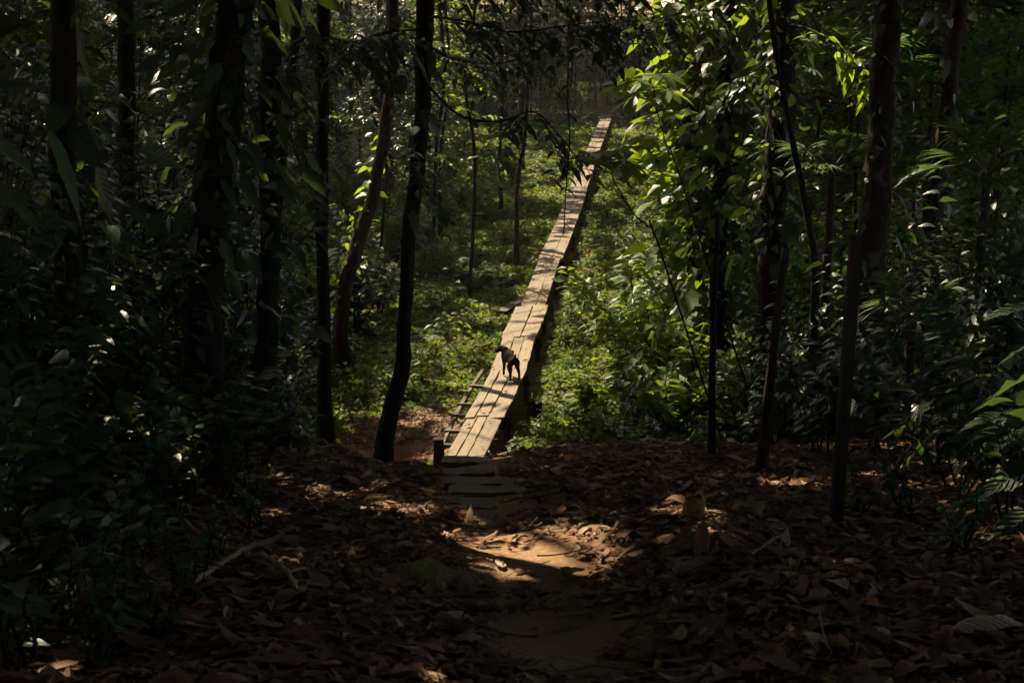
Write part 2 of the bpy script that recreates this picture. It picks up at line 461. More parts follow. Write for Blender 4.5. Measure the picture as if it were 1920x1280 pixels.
def fern_mesh(n=10, L=.7, mats=None):
    ac = Acc()
    for i in range(n):
        a = i * 2.4 + rng.normal(0, .25); tl = rng.uniform(.45, 1.05); Lf = L * rng.uniform(.7, 1.1)
        d = np.array([math.cos(a) * math.sin(tl), math.sin(a) * math.sin(tl), math.cos(tl)])
        t = np.linspace(0, 1, 19)
        line = d * (t * Lf)[:, None] + np.array([0, 0, -1.]) * (.55 * Lf * t ** 2.2)[:, None]
        tube(ac, line[::3], .004, 3, 1)
        td = nrm(np.gradient(line, axis=0)); s = nrm(np.cross(td, [0, 0, 1.]))
        k = slice(3, 19)
        for sg in (-1, 1):
            ln = .30 * Lf * np.sin(np.pi * np.clip(.12 + .88 * t[k], 0, 1)) + .01
            leaves(ac, line[k], s[k] * sg + td[k] * .35, ln, np.full(16, .055 * Lf), .15, .15, .12, 0, 0)
    return ac.mesh('fern', mats)

def shrub_parts(nst=6, h=1.3, L=.22, W=.085, nl=10, nu=3, tilt=.6, sub=2, pairs=True, bend=.35, rad=.012):
    st, fo = Acc(), Acc()
    for i in range(nst):
        b = np.array([rng.normal(0, .06), rng.normal(0, .06), -.05])
        d = rand_dir(rng.uniform(.08, tilt)); hh = h * rng.uniform(.6, 1.1)
        t = np.linspace(0, 1, 7)
        line = b + d * (t * hh)[:, None] + np.array([0, 0, -1.]) * (.12 * hh * t ** 2)[:, None] + rng.normal(0, .012, (7, 3))
        tube(st, line, rad * (1.15 - .75 * t), 5)
        for k in range(sub + 1):
            q = line[-1] if k == 0 else line[rng.integers(2, 6)]
            dd = nrm(d + rand_dir(rng.uniform(.5, 1.4)) * (.5 if k == 0 else 1.3))
            tmp = Acc()
            stem_leaves(tmp, q, dd, hh * rng.uniform(.28, .45), nl, L, W, .12, .2, nu, .005, 0, 1, pairs=pairs, bend=bend)
            v, f, uv, mi = np.concatenate(tmp.v), np.concatenate(tmp.f), np.concatenate(tmp.uv), np.concatenate(tmp.m)
            fo.add(v, f[mi == 0], uv); st.add(v, f[mi == 1], uv)
    return st, fo

def treelet_parts(h=6, crown_r=1.7, nb=26, nl=11, L=.26, W=.1, nu=0, low=.2):
    st, fo = Acc(), Acc()
    t = np.linspace(0, 1, 10)
    line = np.stack([.25 * np.sin(2.2 * t + rng.uniform(0, 6)), .25 * np.sin(2.6 * t + rng.uniform(0, 6)), t * h - .1], 1)
    line[:, :2] -= line[0, :2]
    tube(st, line, .05 * (1.1 - .85 * t), 7)
    for i in range(nb):
        tt = low + (1 - low) * rng.uniform(0, 1) ** .8
        q = np.array([np.interp(tt, t, line[:, j]) for j in range(3)])
        d = rand_dir(rng.uniform(.7, 1.7)); r = crown_r * rng.uniform(.45, 1.1) * (1.15 - .6 * tt)
        bl = q + d * (np.linspace(0, 1, 5) * r)[:, None] - np.array([0, 0, 1.]) * (.25 * r * np.linspace(0, 1, 5) ** 2)[:, None]
        tube(st, bl, .012 * np.linspace(1.1, .4, 5), 4)
        for k in range(4):
            s0 = bl[rng.integers(1, 5)]
            tmp = Acc()
            stem_leaves(tmp, s0, nrm(d + rand_dir(rng.uniform(.4, 1.6)) * .9), r * .5 + .15, nl, L, W, .1, .25, nu, 0, 0, 1, pairs=True, bend=.4)
            fo.add(np.concatenate(tmp.v), np.concatenate(tmp.f), np.concatenate(tmp.uv))
    return st, fo

# ------------------------------------------------------------------ ground
def axis(knots):
    out = []
    for (a, b, s) in knots: out.append(np.arange(a, b, s))
    return np.concatenate(out + [[knots[-1][1]]])
gx = axis([(-480, -60, 30), (-60, -20, 3), (-20, -8, .8), (-8, 8, .11), (8, 20, .8), (20, 60, 3), (60, 480, 30)])
gy = axis([(-80, -4, 6), (-4, 4, .8), (4, 24, .11), (24, 60, .5), (60, 130, 2.5), (130, 500, 25)])
X, Y = np.meshgrid(gx, gy)
Z = H(X, Y) + sum(.05 * np.sin(17 * X + 5 * my) * np.sin(21 * Y + mx) * np.exp(-((X - mx) / r) ** 2 - ((Y - my) / r) ** 2) for mx, my, h, r in MOUNDS[:2]) + np.where((Y > 4) & (Y < 24), .008 * np.sin(23 * X + 3 * np.sin(9 * Y)) * np.sin(19 * Y), 0)
nx, ny = len(gx), len(gy)
ii = (np.arange(ny - 1)[:, None] * nx + np.arange(nx - 1)[None]).ravel()
ac = Acc(); ac.add(np.stack([X, Y, Z], -1), np.stack([ii, ii + 1, ii + nx + 1, ii + nx], 1))
ground = ac.obj('ground', [M['ground']]); ground['kind'] = 'structure'
pth = np.exp(-((X - path_x(Y)) / .55) ** 2) * smooth(3, 6, Y) * (1 - smooth(16.5, 18, Y))
mos = np.zeros_like(X)
for mx, my, h, r in MOUNDS[:2]:
    mos = np.maximum(mos, 1.2 * np.exp(-(((X - mx) / r) ** 2 + ((Y - my) / r) ** 2)))
mos = np.clip(mos + .85 * smooth(20, 24, Y), 0, 1)
ca = ground.data.color_attributes.new('cover', 'FLOAT_COLOR', 'POINT')
colr = np.stack([pth, mos, 0 * X, 0 * X + 1], -1).astype(np.float32)
ca.data.foreach_set('color', colr.ravel())

# ------------------------------------------------------------------ boardwalk
SEC = [(855, 870.5, 73, 3), (775, 912, 71, 3), (698, 952, 73, 3), (629, 974, 59, 2), (576, 997, 40, 2), (512, 1021, 37, 3), (485, 1031, 45, 2),
       (434, 1054, 42, 2), (391, 1072, 39, 3), (350, 1085.5, 35, 3), (312, 1100, 30, 2), (290, 1109, 27, 3), (262, 1120, 25, 2), (238, 1130, 23, 2), (217, 1138, 21, 0)]
walk = thing('boardwalk', 'long narrow plank boardwalk crossing the sunlit forest hollow', 'boardwalk', (0, 0, 0))
CL = []
for i in range(len(SEC) - 1):
    y0, x0, w0, n = SEC[i]; y1, x1, w1, _ = SEC[i + 1]
    a = G(x0, y0, 0); b = G(x1, y1, 0)
    wa = w0 * scale_at(a[1]) * 1.0; wb = w1 * scale_at(b[1])
    if i in (3,): wb = wa * .98
    if i == 4: wa = .50; wb = .52
    if i in (3,): wa = .76; wb = .66
    W_ = .5 * (wa + wb) * (.93 if i >= 7 else 1) if i not in (4,) else .54
    CL.append(a)
    acb = Acc()
    t = nrm(b - a); s = nrm(np.cross(t, [0, 0, 1.]))
    fr = rng.dirichlet(np.full(n, 9.0)) * W_
    if i == 0: fr = np.array([.22, .2, .32]) / .74 * W_
    if i == 1: fr = np.array([.19, .23, .28]) / .70 * W_
    x = -W_ / 2
    zt = (.012 if i % 2 else 0.0)
    for k in range(n):
        c = x + fr[k] / 2; x += fr[k]
        e0, e1 = (rng.uniform(0, .3), rng.uniform(.05, .35)) if i % 2 else (rng.uniform(0, .03), rng.uniform(.05, .09)); e1 = e1 + (.12 if (i == 5 and k == 0) else 0)
        za, zb = zt + rng.normal(0, .005), zt + rng.normal(0, .005)
        pa = a + s * c - t * e0 + [0, 0, za]; pb = b + s * c + t * (e1 - .04) + [0, 0, zb]
        board(acb, pa, pb, fr[k] - rng.uniform(.008, .02), .042, 12, .004 + .0002 * i, sag=rng.uniform(0, .02))
        # nail heads
    acb.obj('deck_section', [M['wood']], walk, False)
    st = Acc()
    for e in (-1, 1):
        board(st, a + s * e * (W_ / 2 - .09) + [0, 0, -.056], b + s * e * (W_ / 2 - .09) + [0, 0, -.056], .07, .12, 4, .002)
    st.obj('bearer', [M['post']], walk, False)
    st = Acc()
    q = a + t * .12
    board(st, q - s * (W_ / 2 + .07) + [0, 0, -.18], q + s * (W_ / 2 + .07) + [0, 0, -.18], .09, .08, 3, .002)
    st.obj('cross_beam', [M['post']], walk, False)
    for e in (-1, 1):
        pp = Acc(); q2 = q + s * e * (W_ / 2 - .01)
        zg = float(H(q2[0], q2[1]))
        tube(pp, [[q2[0], q2[1], zg - .15], [q2[0], q2[1], (zg - .2) / 2], [q2[0], q2[1], -.1]], [.05, .048, .046], 7, rough=.05)
        pp.obj('post', [M['post']], walk)
CL.append(G(SEC[-1][1], SEC[-1][0], 0))
CLA = np.array(CL)
def walk_dx(x, y):
    return np.abs(x - np.interp(y, CLA[:, 1], CLA[:, 0]))
walkx = lambda y: np.interp(y, CLA[:, 1], CLA[:, 0])

# old ladder-like timber frame left of the near end
fz = -.16
frame = thing('timber_frame', 'ladder-like old timber frame lying along the near left edge of the boardwalk', 'timber frame')
rail = [G(829, 832, fz), G(852, 781, fz), G(879, 731, fz), G(906, 690, fz)]
a_ = Acc()
for p, q in zip(rail[:-1], rail[1:]): board(a_, p, q, .06, .06, 5, .004)
a_.obj('rail', [M['old']], frame, False)
for (xa, ya, xb) in ((824, 831, 868), (835, 805, 884), (846, 776, 897), (858, 755, 902), (880, 721, 922)):
    a_ = Acc(); p = G(xa, ya, fz + .03); q = G(xb, ya + 2, fz + .03)
    board(a_, p, q, .075, .05, 3, .003); a_.obj('rung', [M['old']], frame, False)
a_ = Acc(); p = G(822, 829, -.02)
board(a_, [p[0], p[1], H(p[0], p[1]) - .1], [p[0], p[1] + .001, .02], .15, .14, 4, .004); a_.obj('post', [M['post']], frame, False)

# loose boards
def loose_board(pa, pb, w, label, lift=.05, m='rot'):
    a_ = Acc(); a = GT(*pa); b = GT(*pb); a[2] += lift; b[2] += lift
    board(a_, a, b, w, .035, 8, .008)
    tag(a_.obj('loose_board', [M[m]], None, False), label, 'board', 'loose boards lying beside the boardwalk')
loose_board((938, 599), (982, 574), .26, 'loose grey board sloping out from the left side of the boardwalk', .2, 'old')
loose_board((1058, 602), (1047, 566), .3, 'pinkish weathered board half sunk right of the boardwalk', .05)
loose_board((1078, 580), (1068, 562), .22, 'short pinkish board beside the larger one right of the boardwalk', .05)
loose_board((1022, 668), (1046, 618), .26, 'rotting board half hidden by ferns right of the dog', .04)
loose_board((1084, 408), (1150, 405), .16, 'narrow plank sticking out sideways from the right of the boardwalk', .38, 'old')

# steps set into the bank
steps = thing('wooden_steps', 'worn plank steps set into the earth bank above the boardwalk', 'steps')
for (D, xl, xr, yp) in ((15.0, 826, 912, 884), (14.1, 828, 925, 905), (12.9, 834, 992, 930), (12.4, 838, 985, 946), (11.6, 845, 930, 968)):
    sc_ = scale_at(D); xa, xb = (xl - 960) * sc_, (xr - 960) * sc_
    z = max(float(H(xa, D)), float(H(xb, D))) + .035
    a_ = Acc(); board(a_, [xa, D + rng.normal(0, .03), z - .012], [xb, D + rng.normal(0, .03), z - .012 + rng.normal(0, .012)], .26, .1, 9, .014)
    a_.obj('tread', [M['step']], steps, False)

# ------------------------------------------------------------------ puddle
ang = np.linspace(0, 2 * np.pi, 40, endpoint=False)
rr = 1 + .18 * np.sin(3 * ang + 1) + .1 * np.sin(5 * ang)
ring = np.stack([-1.75 + .95 * rr * np.cos(ang), 22.1 + 1.25 * rr * np.sin(ang), np.full(40, -.66)], 1)
ctr = np.tile(np.array([[-1.75, 22.1, -.66]]), (40, 1))
a_ = Acc(); k = np.arange(40)
a_.add(np.concatenate([ring, ring * .5 + ctr * .5]), np.concatenate([np.stack([k, (k + 1) % 40, 40 + (k + 1) % 40, 40 + k], 1), np.array([[40 + i, 40 + i + 1, 40 + 38 - i, 40 + 39 - i] for i in range(0, 19)])]))
pud = a_.obj('puddle_water', [M['water']]); pud['kind'] = 'structure'

# ------------------------------------------------------------------ trees
CROWNS = []   # (object empty, top xyz)
def trunk_tree(name, label, trace, D, m='bark', top=13.0, group='trees in the dim forest', foot=.6, crown=True):
    pts = [P(px, py, D) for px, py, w in trace]; rad = [w / 2 * scale_at(D) for _, _, w in trace]
    pts, rad = pts[::-1], rad[::-1]                           # bottom first
    gz = float(H(pts[0][0], pts[0][1]))
    if pts[0][2] > gz + .15:
        pts.insert(0, np.array([pts[0][0], pts[0][1], gz])); rad.insert(0, rad[0] * 1.15)
    pts[0] = np.array([pts[0][0], pts[0][1], gz - .15])
    d = nrm(pts[-1] - pts[-2]); d = nrm(d * .5 + np.array([0, 0, 1.]))
    p = pts[-1].copy(); r = rad[-1]
    while p[2] < top:
        p = p + d * 2.2 + np.append(rng.normal(0, .08, 2), 0); r *= .93
        pts.append(p); rad.append(r)
    e = thing(name, label, 'tree', (0, 0, 0), group)
    line = smooth_line(pts, 7)
    rl = np.interp(np.linspace(0, 1, len(line)), np.linspace(0, 1, len(rad)), rad)
    h = line[:, 2] - gz
    rl = rl * (1 + foot * np.exp(-np.clip(h, 0, 9) / .35)) * (1 + .04 * np.sin(h * 3 + D))
    a_ = Acc()
    line = line + np.stack([.012 * np.sin(h * 2.3 + D) + .008 * np.sin(h * 6.1), .01 * np.cos(h * 2.9), 0 * h], 1) * (rl[:, None] / .1)
    tube(a_, line, rl, 14, rough=.05)
    tr = a_.obj('trunk', [M[m]], e)
    if crown: CROWNS.append((e, line[-1], rl[-1], M[m]))
    return e, line, rl

T = {}
def hero(key, *a, **k): T[key] = trunk_tree(*a, **k)
hero('lean', 'forest_tree', 'dark slim tree leaning at the lip of the bank just left of the boardwalk foot', [(797, -40, 31), (792, 150, 30), (784, 300, 28), (768, 450, 26), (757, 600, 26), (752, 690, 29), (737, 760, 32), (721, 838, 35)], 16.6, foot=.2)
hero('straight', 'forest_tree', 'thin straight dark tree beside the mud, second trunk left of the boardwalk foot', [(608, -40, 22), (604, 200, 22), (605, 450, 23), (608, 700, 25), (611, 800, 29)], 17.0)
hero('vined', 'forest_tree', 'slanting tree dotted with sunlit climbing leaves behind the straight thin trunk', [(738, -20, 20), (728, 200, 20), (700, 360, 23), (668, 460, 26), (645, 560, 28), (638, 640, 30)], 26.0, 'bark_brown')
hero('big_left', 'forest_tree', 'thickest near-black trunk standing among the shadowed left shrubs', [(445, -40, 64), (431, 80, 66), (416, 200, 68), (402, 320, 68), (392, 450, 68), (386, 600, 70), (382, 700, 74)], 12.6, foot=.2)
hero('root_left', 'forest_tree', 'dark trunk with a flared root just left of the thin straight tree', [(500, -20, 38), (508, 250, 40), (505, 450, 38), (500, 650, 40), (508, 790, 50)], 15.6, foot=.7)
hero('forkl', 'forest_tree', 'slim dark stem bending left between the flared root and the thin straight tree', [(560, -20, 15), (540, 200, 16), (515, 430, 18), (492, 600, 20), (485, 700, 22)], 17.6)
hero('far_l1', 'forest_tree', 'dark trunk rising behind the large blurred leaf', [(115, -20, 44), (118, 250, 46), (128, 500, 50), (132, 750, 56)], 11.0)
hero('far_l2', 'forest_tree', 'dark trunk showing between glints of sunlit foliage, left of the thickest trunk', [(232, -20, 30), (236, 200, 32), (240, 400, 34)], 20.0)
hero('black_r', 'forest_tree', 'thick black trunk rising behind bushes right of the vine-covered palm', [(1478, -40, 42), (1470, 100, 46), (1458, 300, 52), (1449, 440, 54), (1444, 560, 56)], 21.0)
hero('patch_r', 'forest_tree', 'big patchy-barked trunk in the right of the forest', [(1670, -40, 45), (1660, 120, 47), (1645, 300, 50), (1636, 480, 54), (1630, 700, 58)], 17.5, 'bark_patch')
hero('lit_r', 'forest_tree', 'slender trunk edged with sunlight, right of the patchy-barked trunk', [(1805, -40, 30), (1790, 80, 30), (1773, 240, 30), (1755, 360, 32), (1740, 560, 34)], 23.0, 'bark_brown')
hero('vine_st', 'forest_tree', 'crooked thin stem hanging right of the thick black trunk', [(1440, -30, 10), (1462, 140, 10), (1480, 230, 11), (1500, 330, 12), (1518, 430, 13), (1528, 560, 14)], 19.0, foot=.2)
hero('palm', 'forest_palm', 'reddish fibrous palm trunk wrapped in sunlit climbing vines right of the boardwalk', [(1330, -40, 50), (1315, 60, 46), (1300, 180, 42), (1305, 320, 40), (1310, 480, 40)], 25.0, 'bark_brown')
hero('palm2', 'forest_tree', 'vine-hung trunk just right of the reddish palm', [(1370, -30, 28), (1362, 150, 30), (1352, 320, 30), (1345, 520, 30)], 23.0)
hero('far_pale', 'forest_tree', 'pale thin trunk far behind the hanging silhouettes of leaves', [(985, -10, 9), (981, 110, 9), (978, 190, 10)], 62.0, 'bark_patch')
hero('far_mid', 'forest_tree', 'brown trunk far behind the dark leaning tree', [(735, -10, 18), (730, 60, 19), (724, 150, 20)], 45.0, 'bark_patch')
hero('stub_mid', 'forest_tree', 'slim stem standing in the herbs left of the boardwalk under the leaf silhouettes', [(985, 240, 7), (972, 330, 8), (968, 440, 9)], 38.0, 'bark_brown', foot=.2)
def shoots(e, line, n, z0, z1, nl, L, W, m, ln=(.4, .9), r=.005):
    f_, t_ = Acc(), Acc()
    k = [i for i in range(len(line)) if z0 < line[i][2] < z1]
    for i in range(n):
        tmp = Acc(); stem_leaves(tmp, line[k[rng.integers(len(k))]], rand_dir(rng.uniform(.8, 1.9)), rng.uniform(*ln), nl, L, W, .15, .35, 2, r, 0, 1, bend=.4)
        v, f, uv, mi = np.concatenate(tmp.v), np.concatenate(tmp.f), np.concatenate(tmp.uv), np.concatenate(tmp.m)
        f_.add(v, f[mi == 0], uv); t_.add(v, f[mi == 1], uv)
    f_.obj('foliage', [M[m]], e); t_.obj('twig', [M['bark']], e)
for k, (px, b, w) in enumerate([(814, 500, 6), (826, 480, 5), (880, 560, 6), (940, 395, 6), (650, 300, 10)]):
    D = float(GT(px, b)[1])
    e, line, rl = trunk_tree('sapling', 'thin leafy sapling with a dark stem in the dim valley left of the boardwalk', [(px + rng.normal(6, 14), 0, w), (px + rng.normal(2, 8), 150, w), (px + rng.normal(2, 6), 300, w), (px, b, w + 1)], D, 'bark', 9.5, 'thin leafy saplings left of the boardwalk', .2)
    shoots(e, line, 46, .8 + .9 * (k % 3), 7.5, 9, .2, .085, 'shrub' if k % 2 else 'herb', (.5, 1.1))
# pole-like stems in the right foreground, on the bank
hero('pole1', 'forest_sapling', 'thinnest bare pole standing on the bank right of the boardwalk', [(1346, 400, 8), (1343, 470, 10), (1338, 600, 12), (1334, 845, 15)], 14.6, 'bark', 0, 'bare poles on the right bank', .1, False)
hero('pole2', 'forest_sapling', 'leaning bare pole on the bank between the thinnest pole and the wooden stake', [(1474, 465, 13), (1468, 520, 15), (1448, 680, 18), (1424, 880, 23)], 13.4, 'bark_brown', 0, 'bare poles on the right bank', .1, False)
# cut brown stake
a_ = Acc(); D = 11.4; b0 = GT(1556, 985); t0 = P(1595, 440, b0[1])
board(a_, b0 - [0, 0, .1], t0, .1, .085, 14, .003)
tag(a_.obj('wooden_stake', [M['post']], None, False), 'squared brown wooden stake standing upright in the litter, right foreground', 'stake')

# --- canopy trees of the surrounding forest
tries = 0; extra = []
pos_used = [c[1][:2] for c in CROWNS]
while len(extra) < 74 and tries < 9000:
    tries += 1
    y = rng.uniform(-14, 128); x = rng.uniform(-20 - .22 * max(y, 0), 18 + .24 * max(y, 0))
    vis = y > 2 and abs(x) < .375 * y + 1.2
    if vis:
        wd = x - float(walkx(min(max(y, 20), 88)))
        if y < 44: continue
        if y < 97 and -(5.0 + .05 * y) < wd < (4.5 + .04 * y): continue
        if y < 60 and x < 0 and x > -.2 * y and y < 34: continue
    if not vis and y > 2 and abs(x) < .39 * y + 2: continue
    if min(np.hypot(x - q[0], y - q[1]) for q in pos_used) < (5.2 if vis else 7.5): continue
    pos_used.append(np.array([x, y])); extra.append((x, y, vis))
for x, y, vis in extra:
    zg = float(H(x, y)); top = max(13 + rng.uniform(-1, 2), zg + 11)
    r0 = rng.uniform(.1, .24)
    t = np.linspace(0, 1, 12)
    lx, ly = rng.normal(0, .7, 2)
    line = np.stack([x + lx * t + .15 * np.sin(5 * t + x), y + ly * t + .15 * np.sin(4 * t + y), zg - .2 + (top - zg + .2) * t], 1)
    side = 'left' if x < float(walkx(min(max(y, 20), 88))) else 'right'
    if y > 97: lab = 'dim trunk in the far forest wall beyond the end of the boardwalk'; gr = 'trunks in the far forest wall'
    else: lab = 'dim background trunk among the undergrowth %s of the boardwalk' % side; gr = 'dim background trunks %s of the boardwalk' % side
    e = thing('forest_tree', lab, 'tree', (0, 0, 0), gr)
    a_ = Acc(); rl = r0 * (1.1 - .4 * t) * (1 + .5 * np.exp(-t * 25)); tube(a_, line, rl, 9, rough=.03)
    mm = M[['bark', 'bark_brown', 'bark', 'bark_patch'][rng.integers(4)]]
    a_.obj('trunk', [mm], e)
    CROWNS.append((e, line[-1], rl[-1], mm))

# --- the canopy: leaves over the whole wood, each given to the nearest crown; out of view, gaps cut along sun lines to light chosen spots
LIT = []   # (point, radius)
def lit(px, py, r, D=None, dz=.2):
    LIT.append((P(px, py, D) if D else GT(px, py) + [0, 0, dz], r))
for i in range(len(CLA) - 1):
    for t in np.linspace(0, 1, 4)[:-1]:
        p = CLA[i] + (CLA[i + 1] - CLA[i]) * t
        LIT.append((p + [rng.normal(0, .15), 0, 0], (rng.uniform(.62, .95) + .006 * p[1]) * (1 if p[1] < 40 else rng.uniform(.3, 1))))
for a in [(680, 745, 1.0), (800, 700, 1.0), (840, 650, .9), (790, 560, 1.1), (760, 650, .8), (800, 770, .8), (640, 720, .7), (870, 730, .8), (570, 740, .5), (880, 600, 1.0), (920, 520, 1.2),
          (1080, 720, 1.0), (1180, 650, 1.1), (1120, 560, 1.0), (1200, 540, 1.2), (1260, 620, .9), (1180, 450, 1.4), (1250, 450, 1.3), (1150, 350, 2.0), (1220, 340, 1.8), (1040, 760, .8), (1120, 780, .6),
          (1230, 410, 1.4), (1290, 640, .5), (1050, 215, 3.0), (1000, 225, 2.5), (1160, 250, 2.6), (1200, 300, 2.0), (900, 470, 1.2), (1000, 430, 1.0), (860, 330, 1.3), (980, 300, 1.6), (1160, 590, 1.2), (1230, 680, .9), (1290, 470, 1.3), (1320, 400, 1.2), (1240, 560, 1.2), (1150, 720, .9), (680, 620, .5), (700, 500, .6), (1110, 640, .9), (1320, 560, .5), (640, 440, .6)]:
    lit(*a)
for a in [(1120, 600), (1200, 470), (1250, 430), (1180, 540), (1260, 560), (1150, 660), (1230, 640), (1100, 700), (1300, 600), (1180, 400), (1290, 430), (1340, 520)]:
    lit(*a, 1.15, dz=1.1)
for a in [(350, 70, .7, 32), (200, 100, .6, 30), (300, 160, .5, 30), (100, 40, .6, 30), (560, 220, .7, 36), (700, 100, 1.6, 48), (820, 180, 2, 60), (900, 130, 2, 66), (1010, 70, 2.2, 74), (760, 40, 1.6, 56), (1090, 30, 2, 70), (880, 260, 1.6, 60), (130, 480, .4, 16), (230, 560, .3, 14)]:
    lit(a[0], a[1], a[2], D=a[3])
for a in [(1300, 100, 1.2, 25), (1285, 180, 1.2, 25), (1310, 260, 1.1, 25), (1340, 330, .8, 24), (1280, 330, 1.0, 25), (1330, 30, 1.0, 25), (1270, 420, 1.2, 27), (1220, 480, 1.2, 27), (1300, 520, .9, 23), (1250, 600, .8, 22), (1560, 130, .7, 21), (1620, 110, .5, 19), (1580, 380, .7, 21), (1560, 300, .5, 21), (1890, 240, .6, 20), (1700, 170, .5, 20),
          (690, 380, .5, 26), (690, 330, .5, 26), (1770, 200, .4, 23), (1140, 280, .7, 17), (1230, 150, .7, 19), (1050, 200, 1.2, 60), (960, 120, 2, 70), (1180, 100, 1.5, 60), (900, 60, 1.5, 60), (350, 70, .7, 30), (200, 100, .7, 28), (270, 600, .16, 10.5), (1690, 580, .3, 13), (1890, 580, .35, 10.3), (1850, 690, .25, 10), (1800, 800, .2, 11.2), (1840, 805, .25, 11.2), (1870, 930, .25, 9.8), (1750, 400, .3, 15), (330, 300, .2, 15), (380, 570, .15, 12), (250, 820, .15, 11), (1580, 260, .5, 19), (1500, 620, .25, 16), (1420, 260, .5, 21)]:
    lit(a[0], a[1], a[2], D=a[3])
for a in [(880, 1020, .24), (940, 1030, .34), (1000, 1035, .38), (1055, 1025, .3), (985, 1070, .26), (1060, 1075, .2), (1130, 1010, .16), (890, 1012, .14), (1090, 1040, .14), (640, 930, .26), (560, 965, .2), (660, 965, .14), (1300, 962, .2), (1350, 1000, .1), (740, 955, .08), (1520, 890, .06), (1060, 985, .07)]:
    lit(*a, dz=.03)
for k in range(56):
    LIT.append((P(rng.uniform(1380, 1920), rng.uniform(20, 720), rng.uniform(13, 24)), rng.uniform(.12, .36)))
for k in range(13):
    LIT.append((P(rng.uniform(20, 620), rng.uniform(20, 640), rng.uniform(12, 26)), rng.uniform(.1, .3)))
for k in range(22):
    LIT.append((P(rng.uniform(640, 1250), rng.uniform(0, 170), rng.uniform(55, 90)), rng.uniform(1, 2.4)))

def canopy_points(n, y0, y1, z0, z1):
    y = rng.uniform(y0, y1, n); half = 24 + .26 * np.clip(y, 0, None)
    x = rng.uniform(-1, 1, n) * half - 3
    z = rng.uniform(z0, z1, n)
    cl = np.sin(.9 * x + 1.3 * np.sin(.5 * y)) * np.sin(.8 * y + z) + np.sin(1.7 * x - 1.1 * y)
    k = rng.uniform(-2, 2, n) < cl + 1.4
    return np.stack([x, y, z], 1)[k]
ca_near = np.concatenate([canopy_points(250000, -22, 62, 11.2, 17.5), canopy_points(16000, -22, 8, 10.5, 16)])
ca_back = canopy_points(60000, -60, -22, 9, 17.5)  # unseen canopy behind the camera, added to cut ambient light from there
ca_far = canopy_points(150000, 62, 185, 11.5, 22)
sizes = np.concatenate([np.full(len(ca_near), .74), np.full(len(ca_far), 1.25), np.full(len(ca_back), 1.4)])
pts = np.concatenate([ca_near, ca_far, ca_back])
keep = ~((pts[:, 1] > -8) & (pts[:, 1] < 9.5) & (np.abs(pts[:, 0]) < 9) & (rng.uniform(0, 1, len(pts)) < .52))  # canopy thinned overhead so more skylight reaches the foreground
for c, r in LIT:
    rel = pts - c
    t = rel @ SUN
    dist = np.linalg.norm(rel - t[:, None] * SUN, axis=1)
    rr_ = r + .22
    pr = np.clip((rr_ - dist) / (.35 * rr_), 0, 1) * .88
    keep &= ~((t > 0) & (rng.uniform(0, 1, len(pts)) < pr))
pts, sizes = pts[keep], sizes[keep]
for px, py, D, r, n_ in ((300, 300, 20, 2, 120), (150, 300, 20, 2, 120), (560, 330, 30, 1.6, 90), (620, 230, 34, 2, 110), (450, 200, 30, 2.2, 120), (250, 500, 15, 1.5, 110), (700, 230, 42, 2, 90), (60, 150, 22, 2, 110), (760, 120, 46, 2, 80), (420, 420, 18, 1.4, 80)):  # extra unseen leaves added on sun lines to shade parts of the left forest
    g = P(px, py, D); t_ = (rng.uniform(12, 17, n_) - g[2]) / SUN[2]
    pts = np.concatenate([pts, g + t_[:, None] * SUN + rng.normal(0, r * .6, (n_, 3))]); sizes = np.append(sizes, np.full(n_, .74))
for px, py, r, n_ in ((1340, 850, .6, 80), (1480, 850, .6, 80), (1640, 860, .6, 80), (1790, 890, .4, 50), (1200, 1200, .6, 90), (1240, 1260, .5, 60), (1450, 1095, .45, 60), (1150, 1160, .3, 30), (640, 940, .1, 6), (750, 1180, .3, 30), (600, 990, .35, 30), (240, 560, 1.0, 60), (450, 480, 1.0, 60)):  # likewise, leaves added to the crowns only to shade chosen ground spots
    g = GT(px, py); t_ = (rng.uniform(12, 17, n_) - g[2]) / SUN[2]
    pts = np.concatenate([pts, g + t_[:, None] * SUN + rng.normal(0, r * .6, (n_, 3))]); sizes = np.append(sizes, np.full(n_, .74))
pts[:, 2] += np.clip(H(pts[:, 0], pts[:, 1]) - 1.5, 0, 12) * (pts[:, 1] > 95) + np.clip(H(pts[:, 0], pts[:, 1]) - 5, 0, 9) * (pts[:, 1] < -5)
tops = np.array([c[1][:2] for c in CROWNS])
own = np.zeros(len(pts), int)
for i in range(0, len(pts), 20000):
    dd = ((pts[i:i + 20000, None, :2] - tops[None]) ** 2).sum(-1); own[i:i + 20000] = dd.argmin(1)
for k, (e, tp, r0, mm) in enumerate(CROWNS):
    q = pts[own == k]; s_ = sizes[own == k]
    if len(q) < 30: continue
    a_ = Acc(); d = nrm(rng.normal(0, 1, (len(q), 3)) * [1, 1, .45])
    leaves(a_, q - d * (s_ * .5)[:, None], d, s_ * rng.uniform(.7, 1.3, len(q)), s_ * .56 * rng.uniform(.8, 1.2, len(q)), .12, .2, .5, 0)
    a_.obj('crown', [M['canopy']], e)
    a_ = Acc()
    for j in rng.choice(len(q), 9, replace=False):
        end = q[j]; mid = tp * .5 + end * .5 + [0, 0, .6]
        tube(a_, smooth_line([tp - [0, 0, .3], mid, end], 4), np.linspace(r0 * .6, .025, 9), 5)
    a_.obj('limb', [mm], e)

